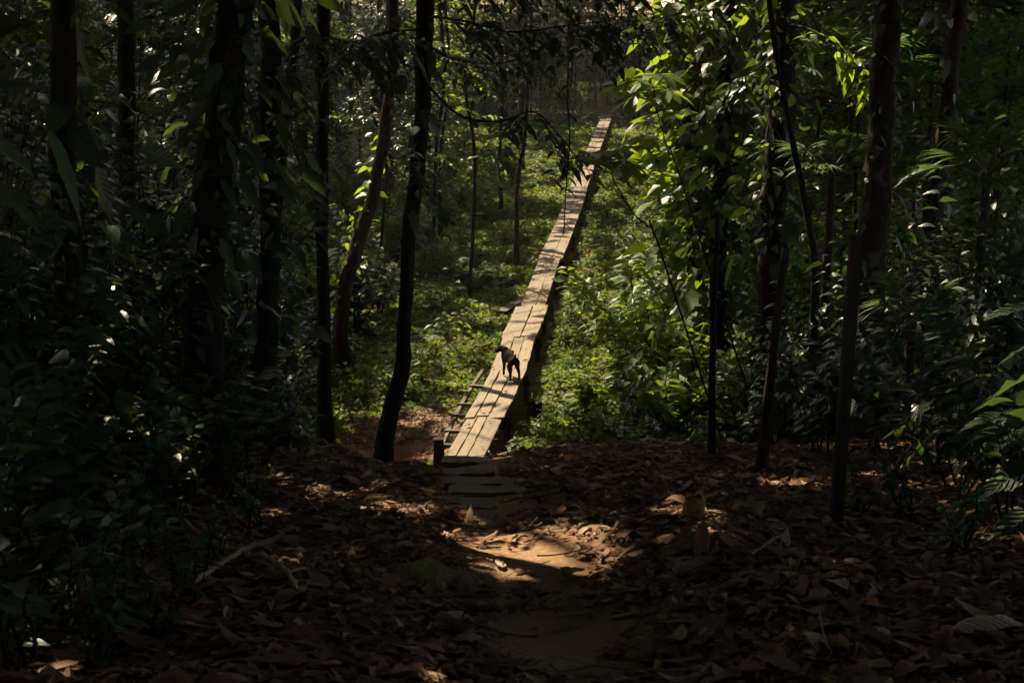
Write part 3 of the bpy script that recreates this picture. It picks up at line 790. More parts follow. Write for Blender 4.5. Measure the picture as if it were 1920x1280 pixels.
# ------------------------------------------------------------------ details on hero trees
# climbing leaves on the slanting tree
def climber(key, n, L, W, z0, z1, m, az=None, off=.04, name='climbing_vine', nu=5, hang=.5):
    e, line, rl = T[key]
    a_ = Acc(); k = rng.integers(0, len(line), n * 6); k = k[(line[k, 2] > z0) & (line[k, 2] < z1)][:n]; n = len(k)
    if n == 0: return
    a = rng.uniform(0, 2 * np.pi, n) if az is None else rng.normal(az, .9, n)
    o = np.stack([np.cos(a), np.sin(a), 0 * a], 1)
    b = line[k] + o * (rl[k] + off * rng.uniform(0, 1, n) ** 2 * 6 * L)[:, None] + np.stack([0 * a, 0 * a, rng.uniform(-.35, .35, n)], 1)
    d = nrm(o * 1.0 + np.array([0, 0, -hang]) + rng.normal(0, .45, (n, 3)))
    s_ = np.clip(rng.lognormal(-.1, .35, n), .35, 1.7)
    leaves(a_, b, d, L * s_, W * s_, .35, .12, .7, nu, 0, .6, .8)
    a_.obj(name, [M[m]], e)
climber('straight', 26, .22, .09, 3, 7, 'shrub', off=.3)
climber('vined', 120, .14, .09, .5, 4.2, 'lush', az=math.pi * .85)
climber('palm', 700, .17, .13, .2, 7.2, 'lush', az=3.4, off=.6, hang=.1)
climber('palm', 260, .3, .22, .0, 7.2, 'lush', az=3.6, off=.6, hang=.2)
climber('palm', 300, .24, .18, -.2, 7, 'shrub', off=.8, hang=.1)
climber('palm2', 600, .19, .15, -.2, 7, 'shrub', off=.7, hang=.1)
climber('palm2', 160, .3, .22, -.2, 7, 'herb', off=.6, hang=.2)
climber('palm2', 260, .16, .12, 1, 7, 'lush', off=.8, hang=.1)
climber('far_l1', 120, .24, .13, 1, 7, 'shrub', off=.4)
climber('forkl', 60, .2, .1, 1, 7, 'shrub', off=.4)
climber('lit_r', 130, .2, .12, 2, 7, 'shrub', off=.4)
climber('lean', 40, .16, .1, 3.2, 7, 'shrub', off=.3)
climber('black_r', 110, .16, .12, 3.0, 7, 'lush', az=3.4, off=.5, hang=.1)
climber('black_r', 260, .2, .11, 2.5, 7, 'shrub', off=.3)
climber('big_left', 320, .19, .1, 3.5, 7, 'shrub', off=.5)
climber('root_left', 240, .17, .1, .8, 6, 'shrub', off=.5)
climber('patch_r', 220, .14, .08, 1.5, 7, 'shrub', off=.4)
# dry hanging fronds of the palm
e, line, rl = T['palm']
for px0, py0, ln, n_ in ((1325, -15, 1.9, 60), (1392, -10, 1.3, 45)):
    a_ = Acc(); b = P(px0, py0, 24.6) + rng.normal(0, .1, (n_, 3)) * [1.0, .6, 2.2]
    leaves(a_, b, np.array([-.12, -.1, -1.]) + rng.normal(0, .1, (n_, 3)), ln * rng.uniform(.5, 1.1, n_), .05, 0, .3, .6, 4)
    a_.obj('dry_frond', [M['dry']], e)

# overhanging low boughs of the leaning tree: leaf silhouettes
def bough(key, px_line, D, nsh, nl, L, W, r=.018, m='shrub', sl=(.3, .6), hang=.55):
    e, line, rl = T[key]
    pl = [P(x, y, D + dd) for x, y, dd in px_line]
    j = np.argmin(np.abs(line[:, 2] - pl[0][2])); pl[0] = line[j]
    ln = smooth_line(pl, 6)
    st_ = Acc(); tube(st_, ln, np.linspace(r, r * .25, len(ln)), 5)
    f_ = Acc()
    for i in range(nsh):
        k = int(len(ln) * rng.uniform(.22, 1)); k = min(k, len(ln) - 1)
        d = nrm(np.array([rng.normal(.3, .7), rng.normal(0, .8), rng.normal(-hang, .4)]))
        tmp = Acc(); stem_leaves(tmp, ln[k], d, rng.uniform(*sl), nl, L, W, .1, .2, 3, .004, 0, 1, bend=.45)
        v, f, uv, mi = np.concatenate(tmp.v), np.concatenate(tmp.f), np.concatenate(tmp.uv), np.concatenate(tmp.m)
        f_.add(v, f[mi == 0], uv); st_.add(v, f[mi == 1], uv)
    f_.obj('foliage', [M[m]], e); st_.obj('bough', [M['bark']], e)
bough('lean', [(790, 150, 0), (860, 215, -.3), (935, 228, -.5), (1000, 210, -.7), (1045, 250, -.8), (1085, 300, -.8)], 16.3, 20, 6, 0.195, 0.077, sl=(.2, .45))
bough('lean', [(795, 20, 0), (870, 40, -.6), (960, 60, -1.2), (1050, 50, -1.8), (1130, 40, -2.2)], 16.0, 37, 6, 0.195, 0.084)
bough('lean', [(793, 90, 0), (850, 110, .6), (930, 120, .9), (1000, 100, 1.2)], 16.8, 20, 6, 0.195, 0.084)
bough('lean', [(798, -30, 0), (900, -40, -.8), (1020, -30, -1.6), (1180, -40, -2.2)], 16.0, 32, 6, 0.195, 0.084, sl=(.4, .8))
bough('lean', [(790, 60, 0), (730, 60, -.5), (660, 80, -.9)], 16.3, 20, 6, 0.220, 0.091)
bough('lean', [(787, 260, 0), (770, 310, -.2), (800, 360, -.3)], 16.3, 6, 6, 0.200, 0.090)
bough('straight', [(605, 60, 0), (650, 80, -.5), (710, 130, -.8)], 16.5, 17, 6, 0.220, 0.095)
bough('straight', [(605, 30, 0), (570, 70, -.5), (530, 130, -1.0), (520, 200, -1)], 16.5, 9, 6, 0.220, 0.095)
bough('black_r', [(1465, 40, 0), (1530, 60, -.5), (1600, 110, -.9), (1640, 150, -1)], 20, 12, 6, 0.220, 0.095, m='lush')
bough('black_r', [(1462, 90, 0), (1420, 130, -.5), (1370, 150, -.9)], 20, 9, 6, 0.220, 0.095)
bough('palm2', [(1365, 40, 0), (1300, 20, -1), (1230, 40, -1.5), (1180, 60, -2)], 22.5, 28, 6, 0.220, 0.095, m='shrub')
bough('root_left', [(505, 150, 0), (545, 260, -.5), (575, 340, -.7)], 15.4, 6, 6, 0.220, 0.095)

# thin hanging stem in front of the boardwalk
a_ = Acc(); D = 15.2
tube(a_, smooth_line([P(1069, -60, D), P(1066, 90, D), P(1064, 180, D), P(1068, 260, D), P(1061, 360, D), P(1057, 440, D)], 5), np.linspace(.009, .007, 26), 6)
p_ = P(1056, 440, D)
for (x_, y_, dx_) in ((1061, 355, 1), (1062, 352, -1), (1065, 215, 1), (1066, 150, 1), (1066, 160, -1), (1058, 420, 1)):
    leaves(a_, [P(x_, y_, D)], [dx_, rng.normal(0, .4), -.5], .13, .065, .4, .2, .4, 5)
tag(a_.obj('hanging_vine', [M['bark']]), 'thin dark hanging vine in front of the middle of the boardwalk', 'vine')

# palmate-leaved saplings
def palmate(name, label, stem_px, D, tops, lr, m='lush'):
    e = thing(name, label, 'plant', (0, 0, 0))
    pl = [P(x, y, D) for x, y in stem_px]
    b = pl[-1]; gz = float(H(b[0], b[1])); pl.append(np.array([b[0] + (b[2] - gz) * .35, b[1], gz - .05]))
    a_ = Acc(); ln = smooth_line(pl, 5); tube(a_, ln + rng.normal(0, .006, ln.shape), np.linspace(.007, .014, len(ln)), 6); a_.obj('stem', [M['bark']], e)
    f_ = Acc(); pt = Acc()
    for (x, y, dd) in tops:
        c = P(x, y, D + dd); tube(pt, [ln[rng.integers(0, 4)], (ln[0] + c) / 2 + [0, 0, .04], c], [.005, .004, .004], 4)
        th0 = rng.uniform(0, 6.28); tilt = rng.normal(0, .25, 2)
        th = th0 + np.arange(9) / 9 * 2 * np.pi * .86
        d = np.stack([np.cos(th), np.sin(th), np.cos(th) * tilt[0] + np.sin(th) * tilt[1] + .05], 1)
        leaves(f_, np.tile(c, (9, 1)), d, lr * rng.uniform(.8, 1.1, 9), lr * .36, .3, .12, .1, 5, 0, 1.25, .8)
    pt.obj('petiole', [M['stem']], e); f_.obj('foliage', [M[m]], e)
palmate('palmate_sapling', 'young sapling with yellow-green lobed leaves on a thin bent stem over the boardwalk', [(1143, 292), (1150, 335), (1180, 390), (1215, 425), (1232, 452)], 17.0,
        [(1143, 284, 0), (1105, 288, .3), (1185, 275, .5), (1175, 300, -.3), (1120, 300, -.3), (1210, 262, .6)], .36)
palmate('palmate_sapling', 'taller sapling with lobed green leaves right of the thin bent one', [(1225, 160), (1235, 220), (1255, 290), (1275, 335)], 19.0,
        [(1215, 150, 0), (1175, 155, .3), (1250, 170, .3), (1235, 140, -.4), (1265, 210, .2), (1190, 180, -.3)], .42)

# grey palm fronds at the top right
def fan_palm(px, py, D, lr, nf, label):
    pf = thing('fan_palm', label, 'palm', (0, 0, 0), 'palms right of the boardwalk')
    c0 = P(px, py, D); zg = float(H(c0[0], c0[1]))
    a_ = Acc(); tube(a_, [[c0[0], c0[1], zg - .1], [c0[0], c0[1], (zg + c0[2]) / 2], [c0[0], c0[1], c0[2]]], [.075, .065, .06], 8); a_.obj('trunk', [M['bark_brown']], pf)
    for k in range(nf):
        a = k * 2.4; f_ = Acc(); el = rng.uniform(.1, 1.0)
        d0 = np.array([math.cos(a) * math.cos(el), math.sin(a) * math.cos(el), math.sin(el)])
        h_ = c0 + d0 * lr * .95; tube(f_, [c0, (c0 + h_) / 2 + [0, 0, .08], h_], [.014, .012, .01], 4, 1)
        s_ = nrm(np.cross(d0, [0, 0, 1.])); th = np.linspace(-1.5, 1.5, 20)
        d = d0 * np.cos(th)[:, None] + s_ * np.sin(th)[:, None]
        leaves(f_, np.tile(h_, (20, 1)), d, lr * rng.uniform(.85, 1.1, 20), lr * .085, .35, .4, .1, 4, 0)
        f_.obj('frond', [M['fern'], M['stem']], pf)
fan_palm(1600, 150, 24.0, .85, 9, 'grey-green palm with narrow radiating leaf strips at the top right of the forest')
fan_palm(1560, 320, 19.5, .5, 8, 'small fan palm between the thick black trunk and the patchy trunk')
fan_palm(1850, 330, 17.5, .6, 8, 'fan palm right of the sunlit-edged trunk')
fan_palm(1710, 600, 16.0, .45, 7, 'low fan palm in the shade right of the patchy trunk')

# ------------------------------------------------------------------ understory
def clear_of_lines(x, y, m):
    return walk_dx(x, y) > m

STM = [M['bark']]
def make_proto(kind, parts, fm, cat, name):
    st, fo = parts
    e = thing(name, '', cat)
    st.obj('stem' if cat != 'tree' else 'trunk', [M['bark']], e); fo.obj('foliage' if cat != 'tree' else 'crown', [fm], e)
    e['_first'] = 1
    return e
def place(proto, x, y, rz, sc, label, group, dz=0.0):
    z = float(H(x, y)) + dz
    if proto.get('_first'):
        del proto['_first']
        proto.location = (x, y, z); proto.rotation_euler = (0, 0, rz); proto.scale = (sc,) * 3
        proto['label'] = label; proto['group'] = group
        return proto
    return copy_thing(proto, (x, y, z), rz, sc, label, group)

# treelets: bushy young trees that close the background
TL = [make_proto('treelet', treelet_parts(h=rng.uniform(5.5, 7.5), crown_r=rng.uniform(1.5, 2.1), nb=34, nl=12, L=l_, W=l_ * .42), M[m_], 'tree', 'young_tree')
      for l_, m_ in ((.24, 'shrub'), (.3, 'herb'), (.2, 'shrub'), (.28, 'shrub'), (.22, 'herb'))]
cnt = 0; tries = 0; used = []
while cnt < 135 and tries < 20000:
    tries += 1
    y = 19 + 92 * rng.uniform(0, 1) ** 1.15; x = rng.uniform(-.40, .40) * y
    wd = x - float(walkx(min(max(y, 20), 88)))
    if y < 92 and -(5.4 + .02 * y if y < 34 else 3.8 + .02 * y) < wd < (5.0 - .01 * y): continue
    if x < 0 and -.19 * y < x and y < 34: continue
    if any((x - a) ** 2 + (y - b) ** 2 < (1.3 + .012 * y) ** 2 for a, b in used): continue
    used.append((x, y)); cnt += 1
    if y >= 92: lab, gr = 'bushy young tree closing the view beyond the end of the boardwalk', 'young trees beyond the boardwalk'
    elif wd < 0: lab, gr = 'bushy young tree in the shadowed forest left of the boardwalk', 'young trees left of the boardwalk'
    else: lab, gr = 'bushy young tree in the dim forest right of the boardwalk', 'young trees right of the boardwalk'
    place(TL[rng.integers(5)], x, y, rng.uniform(0, 6.28), rng.uniform(.75, 1.15) * (1 + .004 * y), lab, gr)
# far wall
for k in range(130):
    y = 93 + 45 * rng.uniform(0, 1) ** 1.3; x = rng.uniform(-.3, .42) * y
    place(TL[rng.integers(5)], x, y, rng.uniform(0, 6.28), rng.uniform(1.1, 1.6), 'bushy young tree closing the view beyond the end of the boardwalk', 'young trees beyond the boardwalk')

for k in range(64):                                   # unseen trees added around and behind the camera to block stray light
    th = rng.uniform(0, 6.28); x, y = 17 * math.cos(th), 2 + 17 * math.sin(th)
    if y > 2 and abs(x) < .42 * y + 2.5: continue
    place(TL[rng.integers(5)], x * rng.uniform(.9, 1.5), y, rng.uniform(0, 6.28), rng.uniform(1.3, 1.8), 'unseen bushy young tree added behind the photographer to block light', 'unseen light-blocking trees behind the photographer')
# leafy bushes right of the boardwalk, and some left
BU = [make_proto('bush', shrub_parts(9, h_, l_, l_ * .4, 10, 2, .8, 3, True), M[m_], 'shrub', 'leafy_bush')
      for h_, l_, m_ in ((1.1, .24, 'herb'), (1.4, .28, 'lush'), (.9, .2, 'herb'), (1.2, .26, 'shrub'), (1.0, .22, 'herb'))]
cnt = tries = 0; used = []
while cnt < 230 and tries < 14000:
    tries += 1
    y = 19.6 + 46 * rng.uniform(0, 1) ** 1.9
    wd = rng.uniform(1.1 + .012 * y, 5.2 + .05 * y); x = float(walkx(y)) + wd
    if rng.uniform() < .3 * (y > 22.5): wd = -rng.uniform(3.0 if y > 30 else 3.8, 7 + .06 * y); x = float(walkx(y)) + wd
    if any((x - a) ** 2 + (y - b) ** 2 < (.5 + .006 * y) ** 2 for a, b in used): continue
    if wd > 0 and wd < 2.2 and y > 29: continue
    used.append((x, y)); cnt += 1
    if wd > 0: lab, gr = 'leafy bush catching light on the slope right of the boardwalk', 'leafy bushes right of the boardwalk'
    else: lab, gr = 'leafy bush in the herbs well left of the boardwalk', 'leafy bushes left of the boardwalk'
    sc = np.clip(rng.lognormal(.05, .3), .6, 1.7) * (.7 if 0 < wd < 2 else 1)
    place(BU[rng.integers(5)], x, y, rng.uniform(0, 6.28), sc, lab, gr)

for k in range(46):
    y = rng.uniform(91, 114); x = rng.uniform(-4, 24)
    if y < 94 and abs(x - float(walkx(89))) < 1.5: continue
    place(BU[rng.integers(5)], x, y, rng.uniform(0, 6.28), rng.uniform(1.3, 2.6), 'leafy bush on the rise beyond the far end of the boardwalk', 'leafy bushes beyond the boardwalk')
# herbs, rosettes and ferns on the valley floor
def single(name, me, x, y, rz, sc, label, cat, group):
    o = link(name, me); o.location = (x, y, float(H(x, y))); o.rotation_euler = (rng.normal(0, .06), rng.normal(0, .06), rz); o.scale = (sc,) * 3
    return tag(o, label, cat, group)
HM = [herb_mesh(9, .38, .13, .06, 8, 2, .7, [M['herb'], M['stem']]), herb_mesh(8, .45, .16, .06, 8, 2, .7, [M['lush'], M['stem']]), herb_mesh(12, .3, .1, .05, 8, 2, .8, [M['herb'], M['stem']]), herb_mesh(7, .55, .15, .065, 9, 2, .6, [M['herb'], M['stem']])]
RM = [rosette_mesh(10, .36, .13, .28, [M['lush'], M['stem']]), rosette_mesh(8, .42, .17, .3, [M['herb'], M['stem']]), rosette_mesh(12, .34, .08, .16, [M['herb'], M['stem']])]
FM = [fern_mesh(11, .75, [M['fern'], M['stem']]), fern_mesh(9, .6, [M['fern'], M['stem']]), fern_mesh(12, .9, [M['fern'], M['stem']])]
def scatter(n, name, meshes, cat, words, smin, smax, pw=1.6, far=50):
    c = t_ = 0
    while c < n and t_ < 9000:
        t_ += 1
        y = 20.2 + far * rng.uniform(0, 1) ** pw
        left = rng.uniform() < .6
        wd = -rng.uniform(.75, 6 + .06 * y) if left else rng.uniform(.8, 3.5 + .05 * y)
        if abs(x := float(walkx(y)) + wd) > .37 * y: continue
        if left and y < 24.2 and -3.0 < x < -.7: continue
        c += 1
        sd = 'left' if left else 'right'
        lab = '%s %s of the boardwalk' % (words, sd); gr = '%ss %s of the boardwalk' % (cat, sd)
        single(name, meshes[rng.integers(len(meshes))], x, y, rng.uniform(0, 6.28), rng.uniform(smin, smax) * (.75 if abs(wd) < 1.6 else 1), lab, cat, gr)
scatter(290, 'leafy_herb', HM, 'herb', 'small leafy herb growing from the valley floor', 1.0, 1.9)
scatter(110, 'rosette_plant', RM, 'broadleaf plant', 'broad-leaved plant rising in a rosette from the valley floor', .7, 1.4)
scatter(130, 'fern', FM, 'fern', 'arching green fern on the valley floor', .7, 1.3)

def grass_mesh(n=26, L=.45):
    ac = Acc(); a = rng.uniform(0, 6.28, n); tl = rng.uniform(.1, .8, n)
    d = np.stack([np.cos(a) * np.sin(tl), np.sin(a) * np.sin(tl), np.cos(tl)], 1)
    leaves(ac, rng.normal(0, .03, (n, 3)) * [1, 1, 0], d, L * rng.uniform(.5, 1.2, n), .014, .5, .4, .3, 4)
    return ac.mesh('grass_tuft', [M['lush']])
for k in range(46):
    y = 20.3 + 30 * rng.uniform() ** 1.5; x = float(walkx(y)) + rng.uniform(.5, 1.0)
    single('leafy_herb', HM[rng.integers(4)], x, y, rng.uniform(0, 6.28), rng.uniform(.8, 1.4), 'small leafy herb pressed against the right edge of the boardwalk', 'herb', 'herbs at the right edge of the boardwalk')
scatter(150, 'grass_tuft', [grass_mesh(), grass_mesh(34, .6), grass_mesh(20, .35)], 'grass tuft', 'arching tuft of thin grass blades in the valley', .7, 1.4)
# low ground cover, uncountable
n = 52000
y = 19.6 + 75 * rng.uniform(0, 1, n) ** 2.0
wd = rng.normal(0, 1, n) * (3.2 + .05 * y); x = walkx(np.clip(y, 20, 90)) + wd
k = (np.abs(wd) > .5) & (np.abs(x) < .40 * y) & ~(((x + 1.75) / 1.05) ** 2 + ((y - 22.1) / 1.5) ** 2 < 1)
mudk = np.exp(-(((x + 1.5) / 1.3) ** 2 + ((y - 22.3) / 1.8) ** 2))
k &= rng.uniform(0, 1, n) > mudk * 1.1
patch = np.sin(1.9 * x + 1.2 * np.sin(.9 * y)) * np.sin(1.4 * y + np.sin(1.3 * x)) + .5 * np.sin(4.1 * x + y) * np.sin(3.3 * y)
k &= rng.uniform(-1.5, .15, n) < patch
x, y = x[k], y[k]; n = len(x); z = H(x, y)
a_ = Acc()
for q in range(6):
    th = rng.uniform(0, 6.28, n); el = rng.uniform(.15, 1.2, n)
    d = np.stack([np.cos(th) * np.cos(el), np.sin(th) * np.cos(el), np.sin(el)], 1)
    s_ = rng.uniform(.06, .17, n) * (1 + .012 * (y - 20))
    hb = rng.uniform(0, .22, n) * (.6 + .6 * np.sin(1.7 * x + np.sin(y)) * np.sin(1.3 * y))
    leaves(a_, np.stack([x + rng.normal(0, .05, n), y + rng.normal(0, .05, n), z + hb], 1), d, s_, s_ * .5, .4, .2, .4, 0)
gc = a_.obj('ground_cover', [M['herb']]); gc['kind'] = 'stuff'

# ------------------------------------------------------------------ leaf litter
def litter(acc, x, y, L, W, kap, cc, tilt=.25, lift=.0, nu=4, nv=2, yaw=None):
    n = len(x)
    u = np.linspace(0, 1, nu + 1); v = np.linspace(-1, 1, nv + 1)
    w = np.sin(np.pi * u ** .85) ** .8; w[0] = .05; w[-1] = .04
    kap = np.where(np.abs(kap) < .05, .05, kap); cc = np.where(np.abs(cc) < .05, .05, cc)
    a = kap[:, None] * (u - .5)[None]
    lx = L[:, None] * np.sin(a) / kap[:, None]; lz = L[:, None] * (1 - np.cos(a)) / kap[:, None]
    wv = W[:, None] * .5 * w[None] * (1 + rng.normal(0, .1, (n, nu + 1)))
    cv = cc[:, None] * v[None]
    ly = wv[:, :, None] * (np.sin(cv) / cc[:, None])[:, None, :]
    lz = lz[:, :, None] + wv[:, :, None] * ((1 - np.cos(cv)) / cc[:, None])[:, None, :]
    lx = np.broadcast_to(lx[:, :, None], ly.shape)
    t1 = rng.normal(0, tilt, n)[:, None, None]; t2 = rng.normal(0, tilt, n)[:, None, None]
    lz = lz + lx * t1 + ly * t2 + rng.normal(0, .004, lz.shape)
    lz = lz - lz.reshape(n, -1).min(1)[:, None, None] * .75
    th = (rng.uniform(0, 6.28, n) if yaw is None else yaw)[:, None, None]
    wx = x[:, None, None] + lx * np.cos(th) - ly * np.sin(th); wy = y[:, None, None] + lx * np.sin(th) + ly * np.cos(th)
    wz = H(wx, wy) + lz + .004 + np.broadcast_to(np.asarray(lift, float), (n,))[:, None, None]
    k = (nu + 1) * (nv + 1)
    fr = [[i * (nv + 1) + j, i * (nv + 1) + j + 1, (i + 1) * (nv + 1) + j + 1, (i + 1) * (nv + 1) + j] for i in range(nu) for j in range(nv)]
    f = (np.arange(n) * k)[:, None, None] + np.array(fr)[None]
    uv = np.tile(np.stack(np.meshgrid((v + 1) / 2, u), -1).reshape(-1, 2), (n, 1))
    acc.add(np.stack([wx, wy, wz], -1), f, uv)

n = 56000
y = 4.2 + 14.2 * rng.uniform(0, 1, n) ** 1.25; x = rng.uniform(-1, 1, n) * (.41 * y + .5)
pd = np.abs(x - path_x(y))
wv = .25 * np.sin(5.3 * x + 2 * np.sin(3 * y)) * np.sin(4.1 * y)
bare = (.8 + 1.3 * wv) * np.exp(-((x + .02) / .5) ** 4 - ((y - 9.1) / .75) ** 4) + (.8 + wv) * np.exp(-((x - .3) / .65) ** 2 - ((y - 7.0) / .6) ** 2) + (.62 + wv) * np.exp(-(pd / .36) ** 4) + .52 * np.exp(-((x - path_x(y)) / .5) ** 4) * (y > 11.3)
for mx, my, h_, r_ in MOUNDS[:2]: bare = np.maximum(bare, .97 * np.exp(-(((x - mx) / (r_ * .95)) ** 2 + ((y - my) / (r_ * .9)) ** 2) ** 2))
k = rng.uniform(0, 1, n) > bare
x, y = x[k], y[k]; n = len(x)
L = rng.lognormal(math.log(.076), .55, n); L = np.clip(L, .018, .3)
a_ = Acc()
litter(a_, x, y, L, L * rng.uniform(.35, .6, n), rng.normal(0, .9, n), rng.normal(0, 1.2, n), .15, rng.uniform(0, .03, n), 4, 2)
for q in range(420):
    yy = 4.5 + 12 * rng.uniform() ** 1.2; xx = rng.uniform(-1, 1) * (.4 * yy); th = rng.uniform(0, 3.14); ln_ = rng.uniform(.08, .5)
    t_ = np.linspace(-.5, .5, 5); xs = xx + np.cos(th) * t_ * ln_; ys = yy + np.sin(th) * t_ * ln_ + rng.normal(0, .008, 5)
    tube(a_, np.stack([xs, ys, H(xs, ys) + .02 + rng.uniform(0, .03) + rng.normal(0, .006, 5)], 1), rng.uniform(.002, .006) * np.linspace(1.2, .6, 5), 4)
lt = a_.obj('leaf_litter', [M['dead']]); lt['kind'] = 'stuff'
# litter on the valley floor by the mud and on the deck
n = 6500
x = rng.normal(-1.7, 1.3, n); y = rng.normal(21.9, 1.5, n)
k = rng.uniform(0, 1, n) > .75 * np.exp(-(((x + 1.55) / .6) ** 2 + ((y - 21.4) / .7) ** 2)); x, y = x[k], y[k]; n = len(x)
k = (walk_dx(x, y) > .5) & (y > 19.3); x, y = x[k], y[k]; n = len(x); L = rng.uniform(.05, .15, n)
a_ = Acc(); litter(a_, x, y, L, L * .5, rng.normal(0, 1, n), rng.normal(0, .9, n), .2, .02, 3, 2)
x2 = rng.normal(1.2, 1.0, 900); y2 = rng.uniform(19.3, 27, 900); k = walk_dx(x2, y2) > .5; x2, y2 = x2[k], y2[k]; L = rng.uniform(.05, .14, len(x2))
litter(a_, x2, y2, L, L * .5, rng.normal(0, 1, len(x2)), rng.normal(0, .9, len(x2)), .2, .02, 3, 2)
vl = a_.obj('valley_leaf_litter', [M['dead']]); vl['kind'] = 'stuff'
dn = 0
for (px, py) in ((907, 775), (919, 773), (917, 790), (877, 798), (927, 824), (900, 770), (985, 676), (948, 734), (955, 640), (925, 690), (1001, 606), (1012, 585), (960, 690), (905, 838)):
    p = G(px, py, .012); n1 = 1
    a_ = Acc(); L = np.array([rng.uniform(.07, .13)])
    litter(a_, np.array([p[0]]), np.array([p[1]]), L, L * .5, rng.normal(0, .8, 1), rng.normal(0, .9, 1), .1, 0.012 - H(p[0], p[1]), 4, 2)
    # lift is measured from the ground, so the leaf sits on the deck
    tag(a_.obj('fallen_leaf', [M['dead']]), 'small brown fallen leaf lying on the boardwalk planks', 'leaf', 'fallen leaves on the boardwalk')

def big_leaf(px, py, L, W, yaw, kap, cc, col, label, lift=.01, tilt=0.0):
    m = leaf_mat('fallen_leaf_tint', [col, tuple(c * .8 for c in col)], tuple(c * .7 for c in col), .6, .1, .6)
    p = GT(px, py); a_ = Acc()
    litter(a_, np.array([p[0]]), np.array([p[1]]), np.array([L]), np.array([W]), np.array([kap]), np.array([cc]), .08, lift, 12, 6, np.array([yaw]))
    tag(a_.obj('fallen_leaf', [m]), label, 'leaf')
big_leaf(1850, 1200, .4, .19, .15, -1.1, -1.0, (.6, .42, .27), 'large pale curled dead leaf at the right edge of the foreground', .07)
big_leaf(1502, 1262, .001 + .12, .08, .4, -.8, -.9, (.3, .25, .2), 'small pale curled dead leaf near the bottom right of the litter')
big_leaf(1790, 1258, .15, .1, 1.2, -.9, -.9, (.5, .45, .38), 'whitish crumpled dead leaf below the large pale curled leaf', .05)
big_leaf(1485, 946, .38, .1, .05, -.2, -.3, (.3, .28, .25), 'long grey holey dead leaf left of the wooden stake', .05)
big_leaf(1074, 1086, .2, .17, .6, -.4, .5, (.33, .23, .13), 'wide tan fallen leaf right of the sunlit bare earth', .035)
big_leaf(898, 1080, .23, .1, .2, -.4, .5, (.38, .3, .2), 'pale tan oval fallen leaf below the sunlit bare earth', .03)
big_leaf(886, 1051, .13, .055, 2.9, -.15, -.3, (.5, .32, .05), 'golden yellow fallen leaf at the edge of the sunlit bare earth')
big_leaf(1090, 1262, .2, .08, .1, -.3, -.5, (.28, .19, .04), 'dull yellow fallen leaf near the bottom centre of the litter', .04)
big_leaf(1655, 1182, .09, .04, .3, -.4, -.5, (.35, .33, .03), 'small bright yellow fallen leaf among the brown litter', .05)
big_leaf(910, 1217, .2, .045, -.75, -.3, -.4, (.2, .26, .03), 'slender yellow-green fallen leaf in the centre foreground', .04)
big_leaf(1557, 980, .17, .05, 1.55, -.2, -.3, (.35, .28, .03), 'yellow leaf standing against the foot of the wooden stake', .03)
big_leaf(1590, 1175, .3, .1, -.3, -.4, -1.5, (.12, .075, .045), 'dark brown ribbed curled leaf in the right foreground', .02)
big_leaf(1790, 1125, .26, .09, -.35, -.5, -1.4, (.2, .12, .06), 'brown ribbed rolled leaf above the large pale curled leaf', .02)

# fallen branches, stumps, twigs
def branch(name, label, cat, lines, m='mossy', group=None, lift=.06):
    a_ = Acc()
    for pl, r0, r1 in lines:
        w = [GT(x, y, lift + dz) for x, y, dz in pl]
        ln = smooth_line(w, 6); tube(a_, ln + rng.normal(0, .006, ln.shape), np.linspace(r0, r1, len(ln)), 7, rough=.06)
    return tag(a_.obj(name, [M[m]]), label, cat, group)
branch('fallen_branch', 'mossy forked fallen branch lying across the left foreground litter', 'branch',
       [([(60, 1120, .0), (200, 1108, .02), (305, 1098, .03), (355, 1092, .05), (410, 1058, .1), (465, 1025, .14), (530, 1003, .2)], .008, .02), ([(455, 1036, .12), (500, 1045, .1), (535, 1068, .06), (560, 1110, .0)], .018, .012), ([(535, 1068, .06), (580, 1066, .05)], .011, .009), ([(310, 1095, .04), (240, 1050, .12), (165, 1020, .2)], .009, .005)])
branch('fallen_branch', 'thicker mottled fallen branch behind the forked one in the left foreground', 'branch',
       [([(90, 1060, .05), (180, 1022, .08), (260, 985, .1), (330, 975, .1)], .024, .018), ([(340, 978, .08), (400, 1016, .06), (450, 1030, .04)], .02, .014)])
branch('bare_twig', 'thin upright forked twig sticking out of the left foreground branches', 'twig', [([(105, 1085, 0), (150, 1010, .06), (165, 960, .2)], .008, .004), ([(150, 1010, .06), (230, 960, .12), (275, 900, .2)], .006, .003)], 'twig')
branch('bare_twig', 'crooked white twig lying in the right foreground litter', 'twig', [([(1540, 1145, .02), (1543, 1190, .02), (1560, 1225, .02)], .005, .003)], 'twig')
branch('bare_twig', 'forked grey twig lying below the grey holey leaf', 'twig', [([(1405, 1040, .02), (1440, 1015, .04), (1470, 1000, .05)], .012, .007), ([(1440, 1015, .04), (1415, 1000, .05)], .007, .004)], 'twig')
branch('bare_twig', 'long thin twig lying across the bottom right of the litter', 'twig', [([(1030, 1250, .02), (1200, 1252, .03), (1330, 1258, .02)], .006, .004)], 'twig')
branch('bare_twig', 'pale forked stick leaning in the leaves right of the wooden stake', 'twig', [([(1572, 912, .02), (1592, 895, .08), (1612, 880, .15)], .02, .014)], 'twig')

